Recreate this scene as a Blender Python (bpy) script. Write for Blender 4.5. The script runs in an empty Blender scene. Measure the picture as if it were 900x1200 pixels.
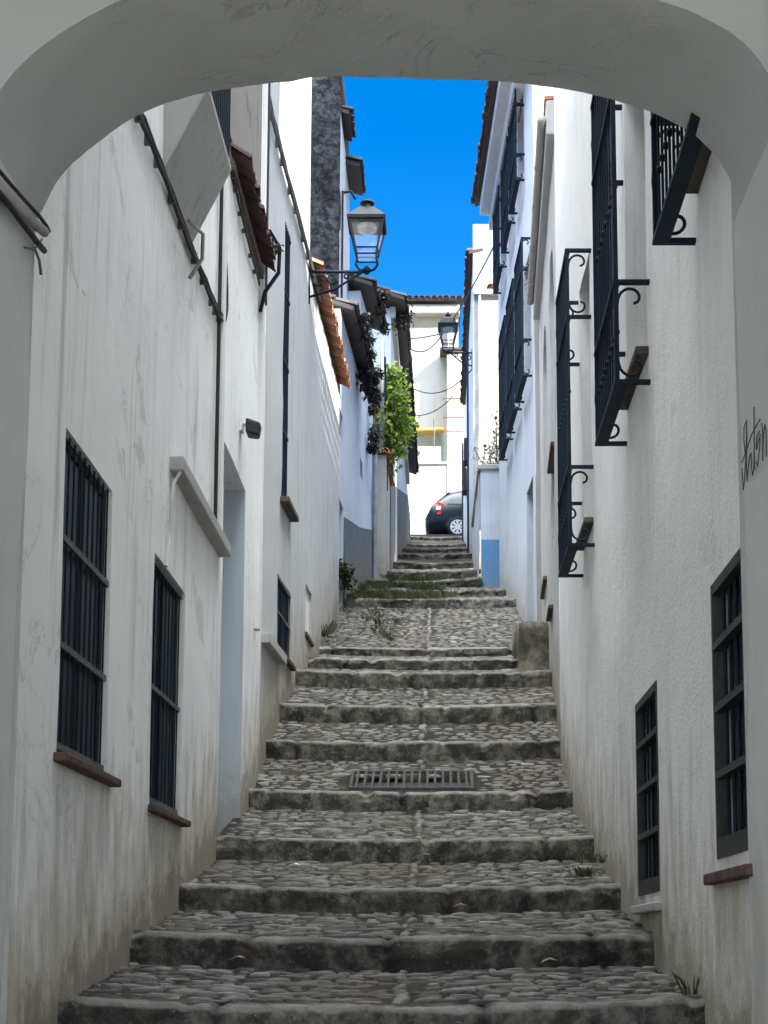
import bpy, math, random
from mathutils import Vector, noise as mn
R = random.Random(11)
S = bpy.context.scene
COL = S.collection

# ------------------------------------------------------------------ camera model (level horizon, eye at z = 0)
F, PX, PY, TP = 1700.0, 512.0, 891.0, 0.126
PIT = math.atan(TP); SN, CS = math.sin(PIT), math.cos(PIT)
def ray(x, y):
    u = (x - PX) / F; v = (PY - y) / F
    return Vector((u, CS - v * SN, SN + v * CS))
def at(x, y, Y):                       # point seen at a pixel of the photograph at depth Y
    d = ray(x, y); return d * (Y / d.y)

# ------------------------------------------------------------------ helpers
ORG = {}
def tag(o, label=None, cat=None, group=None, kind=None):
    if label: o['label'] = label
    if cat: o['category'] = cat
    if group: o['group'] = group
    if kind: o['kind'] = kind
    return o
def empty(name, loc, label=None, cat=None, group=None, kind=None):
    o = bpy.data.objects.new(name, None); COL.objects.link(o)
    o.location = loc; o.empty_display_size = .2; ORG[o.name] = Vector(loc)
    return tag(o, label, cat, group, kind)

class MB:
    def __init__(self): self.v = []; self.f = []
    def add(self, vs, fs):
        o = len(self.v); self.v += [Vector(p) for p in vs]; self.f += [tuple(i + o for i in f) for f in fs]
    def quad(self, a, b, c, d): self.add((a, b, c, d), ((0, 1, 2, 3),))
    def hexa(self, p):          # 8 points: bottom 0-3, top 4-7
        self.add(p, ((0, 3, 2, 1), (4, 5, 6, 7), (0, 1, 5, 4), (1, 2, 6, 5), (2, 3, 7, 6), (3, 0, 4, 7)))
    def box(self, a, b):
        x0, y0, z0 = a; x1, y1, z1 = b
        self.hexa([(x0, y0, z0), (x1, y0, z0), (x1, y1, z0), (x0, y1, z0), (x0, y0, z1), (x1, y0, z1), (x1, y1, z1), (x0, y1, z1)])
    def prism(self, poly, ext):  # planar polygon extruded along ext
        n = len(poly); ext = Vector(ext); P = [Vector(p) for p in poly]
        self.add(P + [p + ext for p in P], [tuple(range(n))[::-1], tuple(range(n, 2 * n))] + [(i, (i + 1) % n, (i + 1) % n + n, i + n) for i in range(n)])
    def tube(self, pts, r, n=6, caps=True, flat=None):
        pts = [Vector(p) for p in pts]; rings = []; k = len(pts)
        rs = r if isinstance(r, (list, tuple)) else [r] * k
        up0 = None
        for i, p in enumerate(pts):
            t = (pts[min(i + 1, k - 1)] - pts[max(i - 1, 0)]).normalized()
            if up0 is None:
                up0 = Vector((0, 0, 1)) if abs(t.z) < .9 else Vector((1, 0, 0))
            a = t.cross(up0)
            if a.length < 1e-4: a = t.orthogonal()
            a.normalize(); b = a.cross(t).normalized(); up0 = b
            rings.append([p + (a * math.cos(j * 2 * math.pi / n) + b * math.sin(j * 2 * math.pi / n)) * rs[i] for j in range(n)])
        vs = [q for rg in rings for q in rg]
        fs = [(i * n + j, i * n + (j + 1) % n, (i + 1) * n + (j + 1) % n, (i + 1) * n + j) for i in range(k - 1) for j in range(n)]
        if caps: fs += [tuple(range(n))[::-1], tuple((k - 1) * n + j for j in range(n))]
        self.add(vs, fs)
    def lathe(self, c, prof, n=16):
        c = Vector(c); k = len(prof)
        vs = [c + Vector((r * math.cos(j * 2 * math.pi / n), r * math.sin(j * 2 * math.pi / n), z)) for r, z in prof for j in range(n)]
        fs = [(i * n + j, i * n + (j + 1) % n, (i + 1) * n + (j + 1) % n, (i + 1) * n + j) for i in range(k - 1) for j in range(n)]
        fs += [tuple(range(n))[::-1], tuple((k - 1) * n + j for j in range(n))]
        self.add(vs, fs)
    def build(self, name, mat, parent=None, smooth=False, bevel=0, loc=None):
        if parent is not None: org = ORG[parent.name]
        elif loc is not None: org = Vector(loc)
        else: org = Vector((0, 0, 0))
        used = sorted({i for f in self.f for i in f})
        V_, F_ = self.v, self.f
        if len(used) < len(V_):
            mp = {i: j for j, i in enumerate(used)}; V_ = [V_[i] for i in used]; F_ = [tuple(mp[i] for i in f) for f in F_]
        me = bpy.data.meshes.new(name)
        me.from_pydata([tuple(p - org) for p in V_], [], F_); me.update()
        me.materials.append(mat)
        if smooth: me.polygons.foreach_set('use_smooth', [True] * len(me.polygons))
        o = bpy.data.objects.new(name, me); COL.objects.link(o)
        ORG[o.name] = org
        if parent is not None: o.parent = parent
        else: o.location = org
        if bevel:
            m = o.modifiers.new('bevel', 'BEVEL'); m.width = bevel; m.segments = 2; m.limit_method = 'ANGLE'; m.angle_limit = math.radians(40)
        return o

class Facade:                  # a wall line in plan, A -> B; out = direction towards the street
    def __init__(self, A, B, out):
        self.A = Vector((A[0], A[1], 0)); self.B = Vector((B[0], B[1], 0))
        d = self.B - self.A; self.L = d.length; self.d = d.normalized()
        n = Vector((self.d.y, -self.d.x, 0))
        self.n = n if n.dot(Vector((out[0], out[1], 0))) > 0 else -n
    def p(self, s, d, h): return self.A + self.d * s + self.n * d + Vector((0, 0, h))
    def on(self, x, y, d=0):   # pixel of the photograph -> (s, h) on this wall
        r = ray(x, y); a = self.A + self.n * d
        t = a.dot(self.n) / r.dot(self.n); q = r * t
        return (q - a).dot(self.d), q.z
    def rect(self, tl, tr, bl, br):
        a, b, c, e = self.on(*tl), self.on(*tr), self.on(*bl), self.on(*br)
        s0, s1 = (a[0] + c[0]) / 2, (b[0] + e[0]) / 2
        return min(s0, s1), max(s0, s1), (c[1] + e[1]) / 2, (a[1] + b[1]) / 2
    def box(self, mb, s0, s1, d0, d1, h0, h1):
        mb.hexa([self.p(s0, d0, h0), self.p(s1, d0, h0), self.p(s1, d1, h0), self.p(s0, d1, h0),
                 self.p(s0, d0, h1), self.p(s1, d0, h1), self.p(s1, d1, h1), self.p(s0, d1, h1)])
    def wall(self, mb, z0, z1, openings=(), rev=.22, back=4.0, amp=.008, step=.3, ends=True, fine=1.0):
        def cuts(lo, hi, xs, st):
            xs = sorted(set([lo, hi] + [round(x, 4) for x in xs if lo < x < hi])); out = [xs[0]]
            for a, b in zip(xs, xs[1:]):
                k = max(1, int(math.ceil((b - a) / st))); out += [a + (b - a) * i / k for i in range(1, k + 1)]
            return out
        ss = cuts(0, self.L, [x for o in openings for x in o[:2]], step); zz = cuts(z0, z1, [x for o in openings for x in o[2:4]], step * 1.3)
        def inside(s, z): return any(o[0] - 1e-4 < s < o[1] + 1e-4 and o[2] - 1e-4 < z < o[3] + 1e-4 for o in openings)
        def disp(s, h):
            q = self.p(s, 0, h); return amp * (mn.noise(q * .7) * 1.6 + mn.noise(q * 2.3) * .8)
        base = len(mb.v); W = len(ss)
        mb.v += [self.p(s, disp(s, h), h) for h in zz for s in ss]
        for j in range(len(zz) - 1):
            for i in range(W - 1):
                if not inside((ss[i] + ss[i + 1]) / 2, (zz[j] + zz[j + 1]) / 2):
                    mb.f.append((base + j * W + i, base + j * W + i + 1, base + (j + 1) * W + i + 1, base + (j + 1) * W + i))
        for o in openings:      # reveals
            s0, s1, h0, h1 = o[:4]; rv = o[4] if len(o) > 4 else rev
            P = lambda s, h: (self.p(s, disp(s, h), h), self.p(s, -rv, h))
            cs = [(s0, h0), (s1, h0), (s1, h1), (s0, h1)]
            for a, b in zip(cs, cs[1:] + cs[:1]):
                n = 4; pts = [(a[0] + (b[0] - a[0]) * k / n, a[1] + (b[1] - a[1]) * k / n) for k in range(n + 1)]
                for u, w in zip(pts, pts[1:]):
                    f0, b0 = P(*u); f1, b1 = P(*w); mb.quad(f0, f1, b1, b0)
            mb.quad(self.p(s0, -rv - .002, h0), self.p(s1, -rv - .002, h0), self.p(s1, -rv - .002, h1), self.p(s0, -rv - .002, h1))
        if back:                # the body behind the wall: ends, top and rear
            a0, a1, b0, b1 = self.p(0, .0, z0), self.p(self.L, .0, z0), self.p(0, -back, z0), self.p(self.L, -back, z0)
            up = Vector((0, 0, z1 - z0))
            if ends: mb.quad(a0, a0 + up, b0 + up, b0); mb.quad(a1, b1, b1 + up, a1 + up)
            mb.quad(b0, b0 + up, b1 + up, b1); mb.quad(a0 + up, a1 + up, b1 + up, b0 + up)
        return mb

def barrels(mb, fc, s0, s1, h, over, r=.085, run=1.3, slope=.35, course=.36, seed=1, wob=.012):
    """rows of curved clay tiles laid up the slope from an eave line, convex covers over concave channels"""
    g = random.Random(seed); n = max(1, int(round((s1 - s0) / (2.25 * r)))); w = (s1 - s0) / n
    for i in range(n):
        for k in range(int(run / course)):
            for conv in (1, 0):
                s = s0 + w * (i + (.5 if conv else 1.0)) + g.uniform(-wob, wob)
                d0 = over - k * course + g.uniform(-.02, .02); d1 = d0 - course * 1.18
                lift = k * course * slope + (.0 if conv else -.03) + g.uniform(-.006, .006)
                z0 = h + lift + .03; z1 = z0 + course * 1.18 * slope - .025
                m = 6; vs = []
                for (d, z, rr) in ((d0, z0, r * 1.05), (d1, z1, r * .9)):
                    for q in (rr, rr - .014):
                        for j in range(m + 1):
                            a = math.pi * j / m
                            zz = math.sin(a) * q * (.85 if conv else -.6)
                            vs.append(fc.p(s + math.cos(a) * q, d, z + zz + (0 if conv else .05)))
                m1 = m + 1; fs = []
                for j in range(m):
                    fs += [(j, j + 1, 2 * m1 + j + 1, 2 * m1 + j), (m1 + j, 3 * m1 + j, 3 * m1 + j + 1, m1 + j + 1),
                           (j, m1 + j, m1 + j + 1, j + 1)]
                mb.add(vs, fs)
def roof_slab(mb, fc, s0, s1, h, over, depth, slope=.35, th=.07):
    a = [fc.p(s0, over - .06, h - .035), fc.p(s1, over - .06, h - .035), fc.p(s1, -depth, h + (depth + over) * slope - .05), fc.p(s0, -depth, h + (depth + over) * slope - .05)]
    up = Vector((0, 0, th)); mb.hexa(a + [p + up for p in a])

# ------------------------------------------------------------------ materials
class N:
    def __init__(self, name):
        self.m = bpy.data.materials.new(name); self.m.use_nodes = True
        self.t = self.m.node_tree; self.b = self.t.nodes['Principled BSDF']
        self.geo = self.t.nodes.new('ShaderNodeNewGeometry'); self.pos = self.geo.outputs['Position']
    def n(self, kind, **kw):
        x = self.t.nodes.new('ShaderNode' + kind)
        for k, v in kw.items(): setattr(x, k, v)
        return x
    def l(self, a, b): self.t.links.new(a, b)
    def val(self, sock, v):
        if hasattr(v, 'is_output') or isinstance(v, bpy.types.NodeSocket): self.l(v, sock)
        else: sock.default_value = v
    def noise(self, scale, detail=4, rough=.55, vec=None, stretch=None, dist=0):
        x = self.n('TexNoise'); x.inputs['Scale'].default_value = scale; x.inputs['Detail'].default_value = detail
        x.inputs['Roughness'].default_value = rough; x.inputs['Distortion'].default_value = dist
        v = vec or self.pos
        if stretch:
            mp = self.n('Mapping'); mp.inputs['Scale'].default_value = stretch; self.l(v, mp.inputs['Vector']); v = mp.outputs[0]
        self.l(v, x.inputs['Vector']); return x.outputs['Fac']
    def ramp(self, fac, lo, hi, a=0.0, b=1.0):
        x = self.n('MapRange'); x.inputs['From Min'].default_value = lo; x.inputs['From Max'].default_value = hi
        x.inputs['To Min'].default_value = a; x.inputs['To Max'].default_value = b
        x.interpolation_type = 'SMOOTHSTEP'; self.l(fac, x.inputs['Value']); return x.outputs[0]
    def math(self, op, a, b=None):
        x = self.n('Math', operation=op); self.val(x.inputs[0], a)
        if b is not None: self.val(x.inputs[1], b)
        return x.outputs[0]
    def mix(self, fac, a, b):
        x = self.n('Mix', data_type='RGBA'); self.val(x.inputs[0], fac)
        for s, c in ((x.inputs[6], a), (x.inputs[7], b)):
            if isinstance(c, tuple): s.default_value = (*c, 1)
            else: self.l(c, s)
        return x.outputs[2]
    def bump(self, h, strength, dist=.01, prev=None):
        x = self.n('Bump'); x.inputs['Strength'].default_value = strength; x.inputs['Distance'].default_value = dist
        self.l(h, x.inputs['Height'])
        if prev: self.l(prev, x.inputs['Normal'])
        return x.outputs[0]
    def out(self, col=None, rough=.8, normal=None, metal=0, spec=.3):
        if col is not None:
            if isinstance(col, tuple): self.b.inputs['Base Color'].default_value = (*col, 1)
            else: self.l(col, self.b.inputs['Base Color'])
        self.val(self.b.inputs['Roughness'], rough)
        if normal: self.l(normal, self.b.inputs['Normal'])
        self.b.inputs['Metallic'].default_value = metal; self.b.inputs['Specular IOR Level'].default_value = spec
        return self.m

# steps: (Y, nosing h, riser, left X, right X)
STEPS = [(0.2, -1.45, .17, -2.0, 1.6), (2.0, -1.15, .18, -2.0, 1.6), (3.6, -.86, .18, -2.0, 1.6), (5.25, -.55, .19, -1.9, 1.4),
         (6.79, -.25, .2, -1.80, 1.30), (8.34, .07, .2, -1.80, 1.30), (9.87, .41, .19, -1.80, 1.30), (11.47, .85, .196, -1.80, 1.30),
         (13.31, 1.42, .19, -1.80, 1.32), (14.47, 2.05, .2, -1.78, 1.34), (15.30, 2.56, .2, -1.76, 1.37), (16.46, 3.14, .2, -1.68, 1.40),
         (17.6, 3.52, .15, -1.62, 1.45), (18.9, 3.92, .12, -1.6, 1.5), (22.0, 5.33, .15, -1.62, 1.5), (23.6, 5.87, .125, -1.6, 1.45),
         (24.9, 6.36, .13, -1.5, .80), (26.5, 6.95, .155, -1.4, .78), (29.0, 7.78, .15, -1.0, .78), (32.0, 8.78, .13, -.98, .80),
         (35.0, 9.74, .11, -.95, .80), (38.5, 10.83, .09, -.90, .82), (42.5, 12.17, .11, -.85, .82)]
def floor_h(y):
    pts = [(-8, -1.75)] + [(s[0], s[1]) for s in STEPS] + [(44.2, 12.70), (60, 12.70)]
    for a, b in zip(pts, pts[1:]):
        if a[0] <= y <= b[0]: return a[1] + (b[1] - a[1]) * (y - a[0]) / (b[0] - a[0])
    return -1.75 if y < 0 else 12.70

def above_floor(k):
    sp = k.n('SeparateXYZ'); k.l(k.pos, sp.inputs[0])
    fc = k.n('FloatCurve'); c = fc.mapping.curves[0]
    ys = [0, 5.25, 8.34, 11.47, 13.3, 15.3, 18.9, 22, 26.5, 35, 44.2]
    while len(c.points) < len(ys) + 1: c.points.new(.5, .5)
    for p, y in zip(c.points, ys + [50]):
        p.location = (y / 50, (floor_h(y) + 2) / 20); p.handle_type = 'VECTOR'
    fc.mapping.update()
    k.l(k.math('DIVIDE', sp.outputs[1], 50.0), fc.inputs['Value'])
    return k.math('SUBTRACT', sp.outputs[2], k.math('SUBTRACT', k.math('MULTIPLY', fc.outputs[0], 20.0), 2.0))

def plaster(name, base=(.78, .78, .75), streak=.35, scol=(.36, .36, .35), grain=.25, gscale=90, dirt=.6, patch=.25, pcol=(.5, .49, .46), dcol=(.34, .28, .18), sstretch=(4, 4, .22), crack=0):
    k = N(name)
    m1 = k.ramp(k.noise(.9, 5, .6), .35, .7)
    col = k.mix(k.math('MULTIPLY', m1, .5), base, tuple(c * .86 for c in base))
    st = k.ramp(k.noise(2.2, 6, .62, stretch=sstretch), .5, .74)
    st = k.math('MULTIPLY', st, k.ramp(k.noise(.55, 4, .6), .38, .62, .25, 1.25)); col = k.mix(k.math('MULTIPLY', st, streak), col, scol)
    st2 = k.ramp(k.noise(7.0, 5, .6, stretch=(3, 3, .12)), .56, .74)
    col = k.mix(k.math('MULTIPLY', st2, streak * .7), col, tuple(c * .9 for c in scol))
    pt = k.ramp(k.noise(1.6, 9, .66, dist=.6), .60, .64)
    col = k.mix(k.math('MULTIPLY', pt, patch), col, pcol)
    chip = k.ramp(k.noise(6.5, 8, .7, stretch=(1.6, 1.6, .55)), .70, .73)
    col = k.mix(k.math('MULTIPLY', chip, .55), col, (.25, .23, .20))
    if crack:
        cn = k.noise(1.05, 7, .6, stretch=(1, 1.6, 1.2), dist=.9); cl = k.ramp(k.math('ABSOLUTE', k.math('SUBTRACT', cn, .5)), .001, .006, 1.0, 0.0)
        cl = k.math('MULTIPLY', cl, k.ramp(k.noise(.9, 3), .5, .6)); col = k.mix(k.math('MULTIPLY', cl, crack), col, (.07, .07, .068))
    if dirt:
        af = above_floor(k)
        dn = k.noise(2.6, 7, .65, stretch=(2.2, 2.2, .7))
        lim = k.math('ADD', af, k.math('MULTIPLY', k.math('SUBTRACT', dn, .5), -3.0))
        d = k.ramp(lim, -.1, 1.1, 1.0, 0.0)
        col = k.mix(k.math('MULTIPLY', d, dirt), col, dcol)
        d2 = k.ramp(k.math('ADD', af, k.math('MULTIPLY', k.math('SUBTRACT', k.noise(5, 8, .7), .5), -1.3)), -.05, .25, 1.0, 0.0)
        col = k.mix(k.math('MULTIPLY', d2, dirt * .9), col, tuple(c * .5 for c in dcol))
    b = k.bump(k.noise(2.4, 6, .6), .35, .03)
    b = k.bump(k.noise(gscale, 3, .6), grain, .006, b)
    b = k.bump(pt, .3, .006, b)
    return k.out(col, .88, b, spec=.2)

M = {}
M['wall_l'] = plaster('whitewash_streaked', (.86, .863, .852), .58, (.42, .415, .39), .28, 45, .65, .5, crack=.3)
M['wall_r'] = plaster('whitewash_roughcast', (.86, .863, .852), .34, (.46, .46, .45), .9, 48, .55, .18)
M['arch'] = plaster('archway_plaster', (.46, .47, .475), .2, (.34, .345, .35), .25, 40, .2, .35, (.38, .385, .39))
M['jamblit'] = plaster('jamb_lit_plaster', (.62, .63, .625), .3, (.42, .42, .41), .3, 50, .4, .3)  # lighter copy of the arch plaster, the jambs' light put into the colour
M['wall_dimmed'] = plaster('whitewash_dimmed', (.50, .51, .51), .6, (.29, .285, .275), .14, 50, .6, .4)  # darker whitewash copy: overbright overhead fill on the upper houses offset in the colour
M['soffit'] = plaster('soffit_shaded_plaster', (.46, .47, .48), .25, (.34, .345, .35), .3, 40, .3, .45, (.47, .475, .48), crack=.35)  # darker than the jambs: the underside's shade put into the colour
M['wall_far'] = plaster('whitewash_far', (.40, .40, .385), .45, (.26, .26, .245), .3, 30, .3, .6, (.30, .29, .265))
M['wall_shade'] = plaster('whitewash_blue_shade', (.53, .59, .675), .4, (.29, .33, .39), .2, 40, .3, .2)  # blue of the sky shade put into the whitewash colour
M['trim'] = plaster('weathered_cement', (.42, .42, .40), .6, (.20, .20, .19), .3, 60, 0, .5, (.36, .36, .34))
M['whitetrim'] = plaster('white_trim', (.74, .74, .72), .3, (.42, .42, .40), .1, 60, 0, .1)
M['stained'] = plaster('black_lichen_render', (.030, .033, .038), .7, (.008, .008, .010), 1.0, 7, 0, .9, (.14, .14, .14), sstretch=(3.5, 3.5, 2.6))
M['masonry'] = plaster('bare_masonry', (.24, .225, .205), .4, (.13, .12, .11), .9, 16, 0, .9, (.15, .135, .12))
M['dado'] = plaster('grey_dado_paint', (.11, .135, .17), .4, (.06, .07, .09), .3, 40, .3, .3, (.22, .25, .29))
M['bluepaint'] = plaster('blue_dado_paint', (.10, .27, .52), .3, (.06, .16, .33), .2, 40, .15, .2, (.25, .38, .55))
M['stonewall'] = plaster('pale_rubble_wall', (.56, .50, .40), .3, (.35, .31, .25), .9, 10, .2, .8, (.44, .40, .33))

def tower():
    k = N('rough_lichen_masonry')
    col = k.mix(k.ramp(k.noise(7, 9, .75), .4, .62), (.016, .019, .023), (.075, .078, .082))
    col = k.mix(k.math('MULTIPLY', k.ramp(k.noise(1.3, 8, .7), .5, .62), .6), col, (.012, .013, .015))
    col = k.mix(k.math('MULTIPLY', k.ramp(k.noise(19, 5, .7), .6, .68), .7), col, (.17, .175, .175))
    return k.out(col, .95, k.bump(k.noise(7, 9, .75), 1.0, .06), spec=.1)
M['stained'] = tower()
def stone(name, a, b, lichen=.5, scale=3.0, spec=.25):
    k = N(name)
    n1 = k.noise(scale, 8, .68); col = k.mix(k.ramp(n1, .36, .66), a, b)
    n3 = k.ramp(k.noise(1.1, 7, .7), .48, .62); col = k.mix(k.math('MULTIPLY', n3, .7), col, tuple(c * .42 for c in a))
    li = k.ramp(k.noise(26, 4, .7), .64, .70); col = k.mix(k.math('MULTIPLY', li, lichen), col, (.36, .36, .33))
    mo = k.ramp(k.noise(1.9, 8, .7, dist=.4), .56, .68); col = k.mix(k.math('MULTIPLY', mo, .45), col, (.055, .065, .03))
    bb = k.bump(k.noise(12, 8, .7), .7, .02); bb = k.bump(k.noise(70, 4, .65), .4, .006, bb)
    return k.out(col, .85, bb, spec=spec)
def kerbmat():
    k = N('weathered_granite')
    tn = k.n('Attribute', attribute_name='tone').outputs['Fac']; wr = k.n('Attribute', attribute_name='wear').outputs['Fac']
    col = k.mix(k.ramp(k.noise(9, 9, .75), .38, .64), (.045, .043, .037), (.165, .155, .13))
    col = k.mix(k.math('MULTIPLY', k.ramp(k.noise(2.6, 8, .72, dist=.5), .47, .57), .8), col, (.022, .022, .019))
    col = k.mix(k.math('MULTIPLY', k.ramp(k.noise(1.3, 8, .7), .52, .66), .45), col, (.10, .092, .06))
    col = k.mix(k.math('MULTIPLY', k.ramp(k.noise(34, 4, .7), .62, .69), .5), col, (.30, .29, .26))
    col = k.mix(k.math('MULTIPLY', k.ramp(wr, .25, 1.0), .55), col, (.22, .21, .185))
    sc_ = k.n('Mix', data_type='RGBA', blend_type='MULTIPLY'); sc_.inputs[0].default_value = 1; k.l(col, sc_.inputs[6])
    cb = k.n('CombineColor'); [k.l(k.math('ADD', k.math('MULTIPLY', tn, 2.3), .3), cb.inputs[i]) for i in range(3)]; k.l(cb.outputs[0], sc_.inputs[7])
    bb = k.bump(k.noise(14, 9, .75), 1.0, .03); bb = k.bump(k.noise(70, 5, .7), .6, .008, bb)
    return k.out(sc_.outputs[2], .85, bb, spec=.25)
M['kerb'] = kerbmat()
M['block'] = stone('mossy_block', (.055, .055, .04), (.27, .235, .19), .8, 2.6)
M['rock'] = stone('rough_rubble', (.16, .15, .13), (.34, .32, .28), .4, 5)
def cobble_mat():
    k = N('cobbles'); rnd = k.geo.outputs['Random Per Island']
    c = k.n('ValToRGB'); k.l(rnd, c.inputs[0]); r = c.color_ramp
    r.elements[0].color = (.04, .038, .032, 1); r.elements[1].color = (.24, .232, .21, 1)
    for p, v in ((.3, (.085, .08, .068)), (.62, (.14, .132, .112)), (.85, (.185, .173, .143))):
        e = r.elements.new(p); e.color = (*v, 1)
    col = k.mix(k.ramp(k.noise(.9, 6, .65), .5, .66), c.outputs[0], (.12, .10, .072))
    col = k.mix(k.math('MULTIPLY', k.ramp(k.noise(14, 6, .7), .45, .7), .55), col, (.045, .044, .04))
    return k.out(col, k.ramp(k.noise(8, 3), .3, .7, .45, .8), k.bump(k.noise(60, 5, .7), .45, .006), spec=.4)
M['cobble'] = cobble_mat()
k = N('mortar_bed'); M['mortar'] = k.out(k.mix(k.ramp(k.noise(2.2, 8, .7), .4, .75), (.018, .016, .012), (.085, .073, .052)), .95, k.bump(k.noise(30, 8, .7), .8, .02))
k = N('hill_ground'); M['ground'] = k.out(k.mix(k.noise(.15, 8, .7), (.10, .11, .05), (.24, .20, .13)), .95, k.bump(k.noise(1.5, 8, .7), .6, .2))
k = N('asphalt'); M['asphalt'] = k.out(k.mix(k.noise(30, 5, .7), (.04, .04, .042), (.075, .074, .07)), .9, k.bump(k.noise(90, 4), .4, .01))
def simple(name, col, rough=.5, metal=0, spec=.4, var=.25, scale=9, bump=.15):
    k = N(name)
    c = k.mix(k.math('MULTIPLY', k.ramp(k.noise(scale, 6, .65), .35, .7), 1.0), col, tuple(x * (1 - var) for x in col))
    return k.out(c, rough, k.bump(k.noise(scale * 7, 4), bump, .004), metal, spec)
M['iron'] = simple('painted_iron', (.007, .018, .034), .6, 0, .15, .35)
M['ironlite'] = simple('worn_iron', (.10, .11, .115), .6, 0, .4, .4)
M['rustiron'] = simple('rusty_cast_iron', (.07, .066, .058), .8, .1, .3, .5, 14)
M['framegrey'] = simple('grey_window_frame', (.055, .058, .06), .7, 0, .3, .35, 14)
M['lampgrey'] = simple('lamp_grey_metal', (.016, .022, .028), .6, 0, .12, .3)
M['frame'] = simple('dark_timber', (.010, .018, .026), .75, 0, .25, .4, 20)
M['pane'] = simple('dark_window_glass', (.003, .014, .028), .3, 0, .15, .4, 3, .03)
M['shutter'] = simple('dark_blue_shutter', (.012, .028, .048), .5, 0, .3, .3)
M['clay'] = simple('brick_sill', (.15, .095, .08), .85, 0, .2, .45, 12, .4)
M['darksill'] = simple('brown_slate_sill', (.12, .095, .08), .8, 0, .2, .45, 12, .4)
M['cable'] = simple('black_cable', (.022, .023, .026), .6, 0, .3, .3)
M['cablegrey'] = simple('grey_cable', (.14, .14, .14), .7, 0, .3, .4)
M['galv'] = simple('galvanised_steel', (.34, .37, .40), .5, .6, .5, .3)
M['pipewhite'] = simple('white_pipe', (.68, .68, .65), .6, 0, .3, .25, 4)
M['gutter'] = plaster('grey_gutter', (.42, .41, .39), .5, (.2, .19, .18), .3, 30, 0, .5, (.3, .29, .27))
M['doorpaint'] = simple('pale_door_paint', (.42, .47, .55), .5, 0, .3, .15, 3)
M['jambpaint'] = plaster('pale_blue_jamb_paint', (.50, .55, .60), .25, (.28, .32, .36), .1, 40, .3, .15)
M['yellow'] = simple('yellow_awning', (.55, .36, .10), .7, 0, .2, .25)
M['redbar'] = simple('dull_red_bar', (.22, .08, .09), .7, 0, .2, .3)
M['carpaint'] = simple('car_dark_blue', (.008, .012, .020), .3, 0, .25, .1)
M['rubber'] = simple('rubber', (.014, .014, .015), .8, 0, .2, .2)
M['alloy'] = simple('wheel_silver', (.45, .46, .48), .4, .3, .5, .1)
M['chrome'] = simple('chrome', (.75, .75, .76), .2, 1, .5, .05)
M['redlens'] = simple('red_lens', (.55, .03, .04), .2, 0, .5, .2)
M['clearlens'] = simple('clear_lens', (.75, .72, .7), .2, 0, .5, .1)
M['plate'] = simple('number_plate', (.7, .7, .68), .4)
M['bin'] = simple('pale_litter', (.7, .7, .68), .8)
M['marker'] = simple('marker_ink', (.07, .07, .075), .6, 0, .2, .2)
M['petal'] = simple('red_petal', (.5, .02, .05), .6)
M['greendoor'] = simple('green_gate', (.10, .125, .115), .6)
def tiles(name, a, b, c):
    k = N(name); r = k.n('ValToRGB'); k.l(k.geo.outputs['Random Per Island'], r.inputs[0])
    r.color_ramp.elements[0].color = (*a, 1); r.color_ramp.elements[1].color = (*b, 1)
    e = r.color_ramp.elements.new(.55); e.color = (*c, 1)
    col = k.mix(k.math('MULTIPLY', k.ramp(k.noise(7, 7, .7), .45, .68), .6), r.outputs[0], (.10, .09, .075))
    return k.out(col, .9, k.bump(k.noise(30, 6, .7), .5, .008), spec=.15)
M['tile'] = tiles('terracotta_tiles', (.30, .13, .075), (.50, .27, .17), (.42, .19, .11))
M['tiledark'] = tiles('lichen_dark_tiles', (.045, .043, .045), (.12, .11, .105), (.075, .068, .07))
M['tilemaroon'] = tiles('maroon_tiles', (.085, .05, .05), (.16, .10, .10), (.12, .07, .07))
def leafmat(name, a, b, c, trans=.3):
    k = N(name); r = k.n('ValToRGB'); k.l(k.geo.outputs['Random Per Island'], r.inputs[0])
    r.color_ramp.elements[0].color = (*a, 1); r.color_ramp.elements[1].color = (*b, 1)
    e = r.color_ramp.elements.new(.5); e.color = (*c, 1)
    k.out(r.outputs[0], .55, None, spec=.3)
    if trans:
        tr = k.n('BsdfTranslucent'); mx = k.n('MixShader'); mx.inputs[0].default_value = trans
        k.l(r.outputs[0], tr.inputs[0]); k.l(k.b.outputs[0], mx.inputs[1]); k.l(tr.outputs[0], mx.inputs[2])
        k.l(mx.outputs[0], k.t.nodes['Material Output'].inputs['Surface'])
    return k.m
M['vine'] = leafmat('vine_leaves', (.05, .11, .015), (.38, .42, .08), (.17, .27, .04), .45)
M['ivydead'] = leafmat('dark_dry_creeper', (.018, .022, .018), (.07, .065, .05), (.035, .035, .03), .1)
M['weed'] = leafmat('weeds', (.025, .045, .016), (.10, .115, .045), (.05, .07, .024), .25)
M['rose'] = leafmat('rose_leaves', (.06, .09, .05), (.16, .2, .13), (.10, .14, .08), .25)
M['dryleaf'] = leafmat('dry_leaves', (.22, .10, .04), (.36, .22, .10), (.28, .15, .07), .1)
M['stem'] = simple('woody_stem', (.11, .085, .06), .9)
def glassmat():
    k = N('lantern_glass'); k.out((.75, .8, .85), .05, None, spec=.5)
    tp = k.n('BsdfTransparent'); mx = k.n('MixShader'); mx.inputs[0].default_value = .10
    k.l(tp.outputs[0], mx.inputs[1]); k.l(k.b.outputs[0], mx.inputs[2])
    k.l(mx.outputs[0], k.t.nodes['Material Output'].inputs['Surface']); return k.m
M['glass'] = glassmat()

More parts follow.
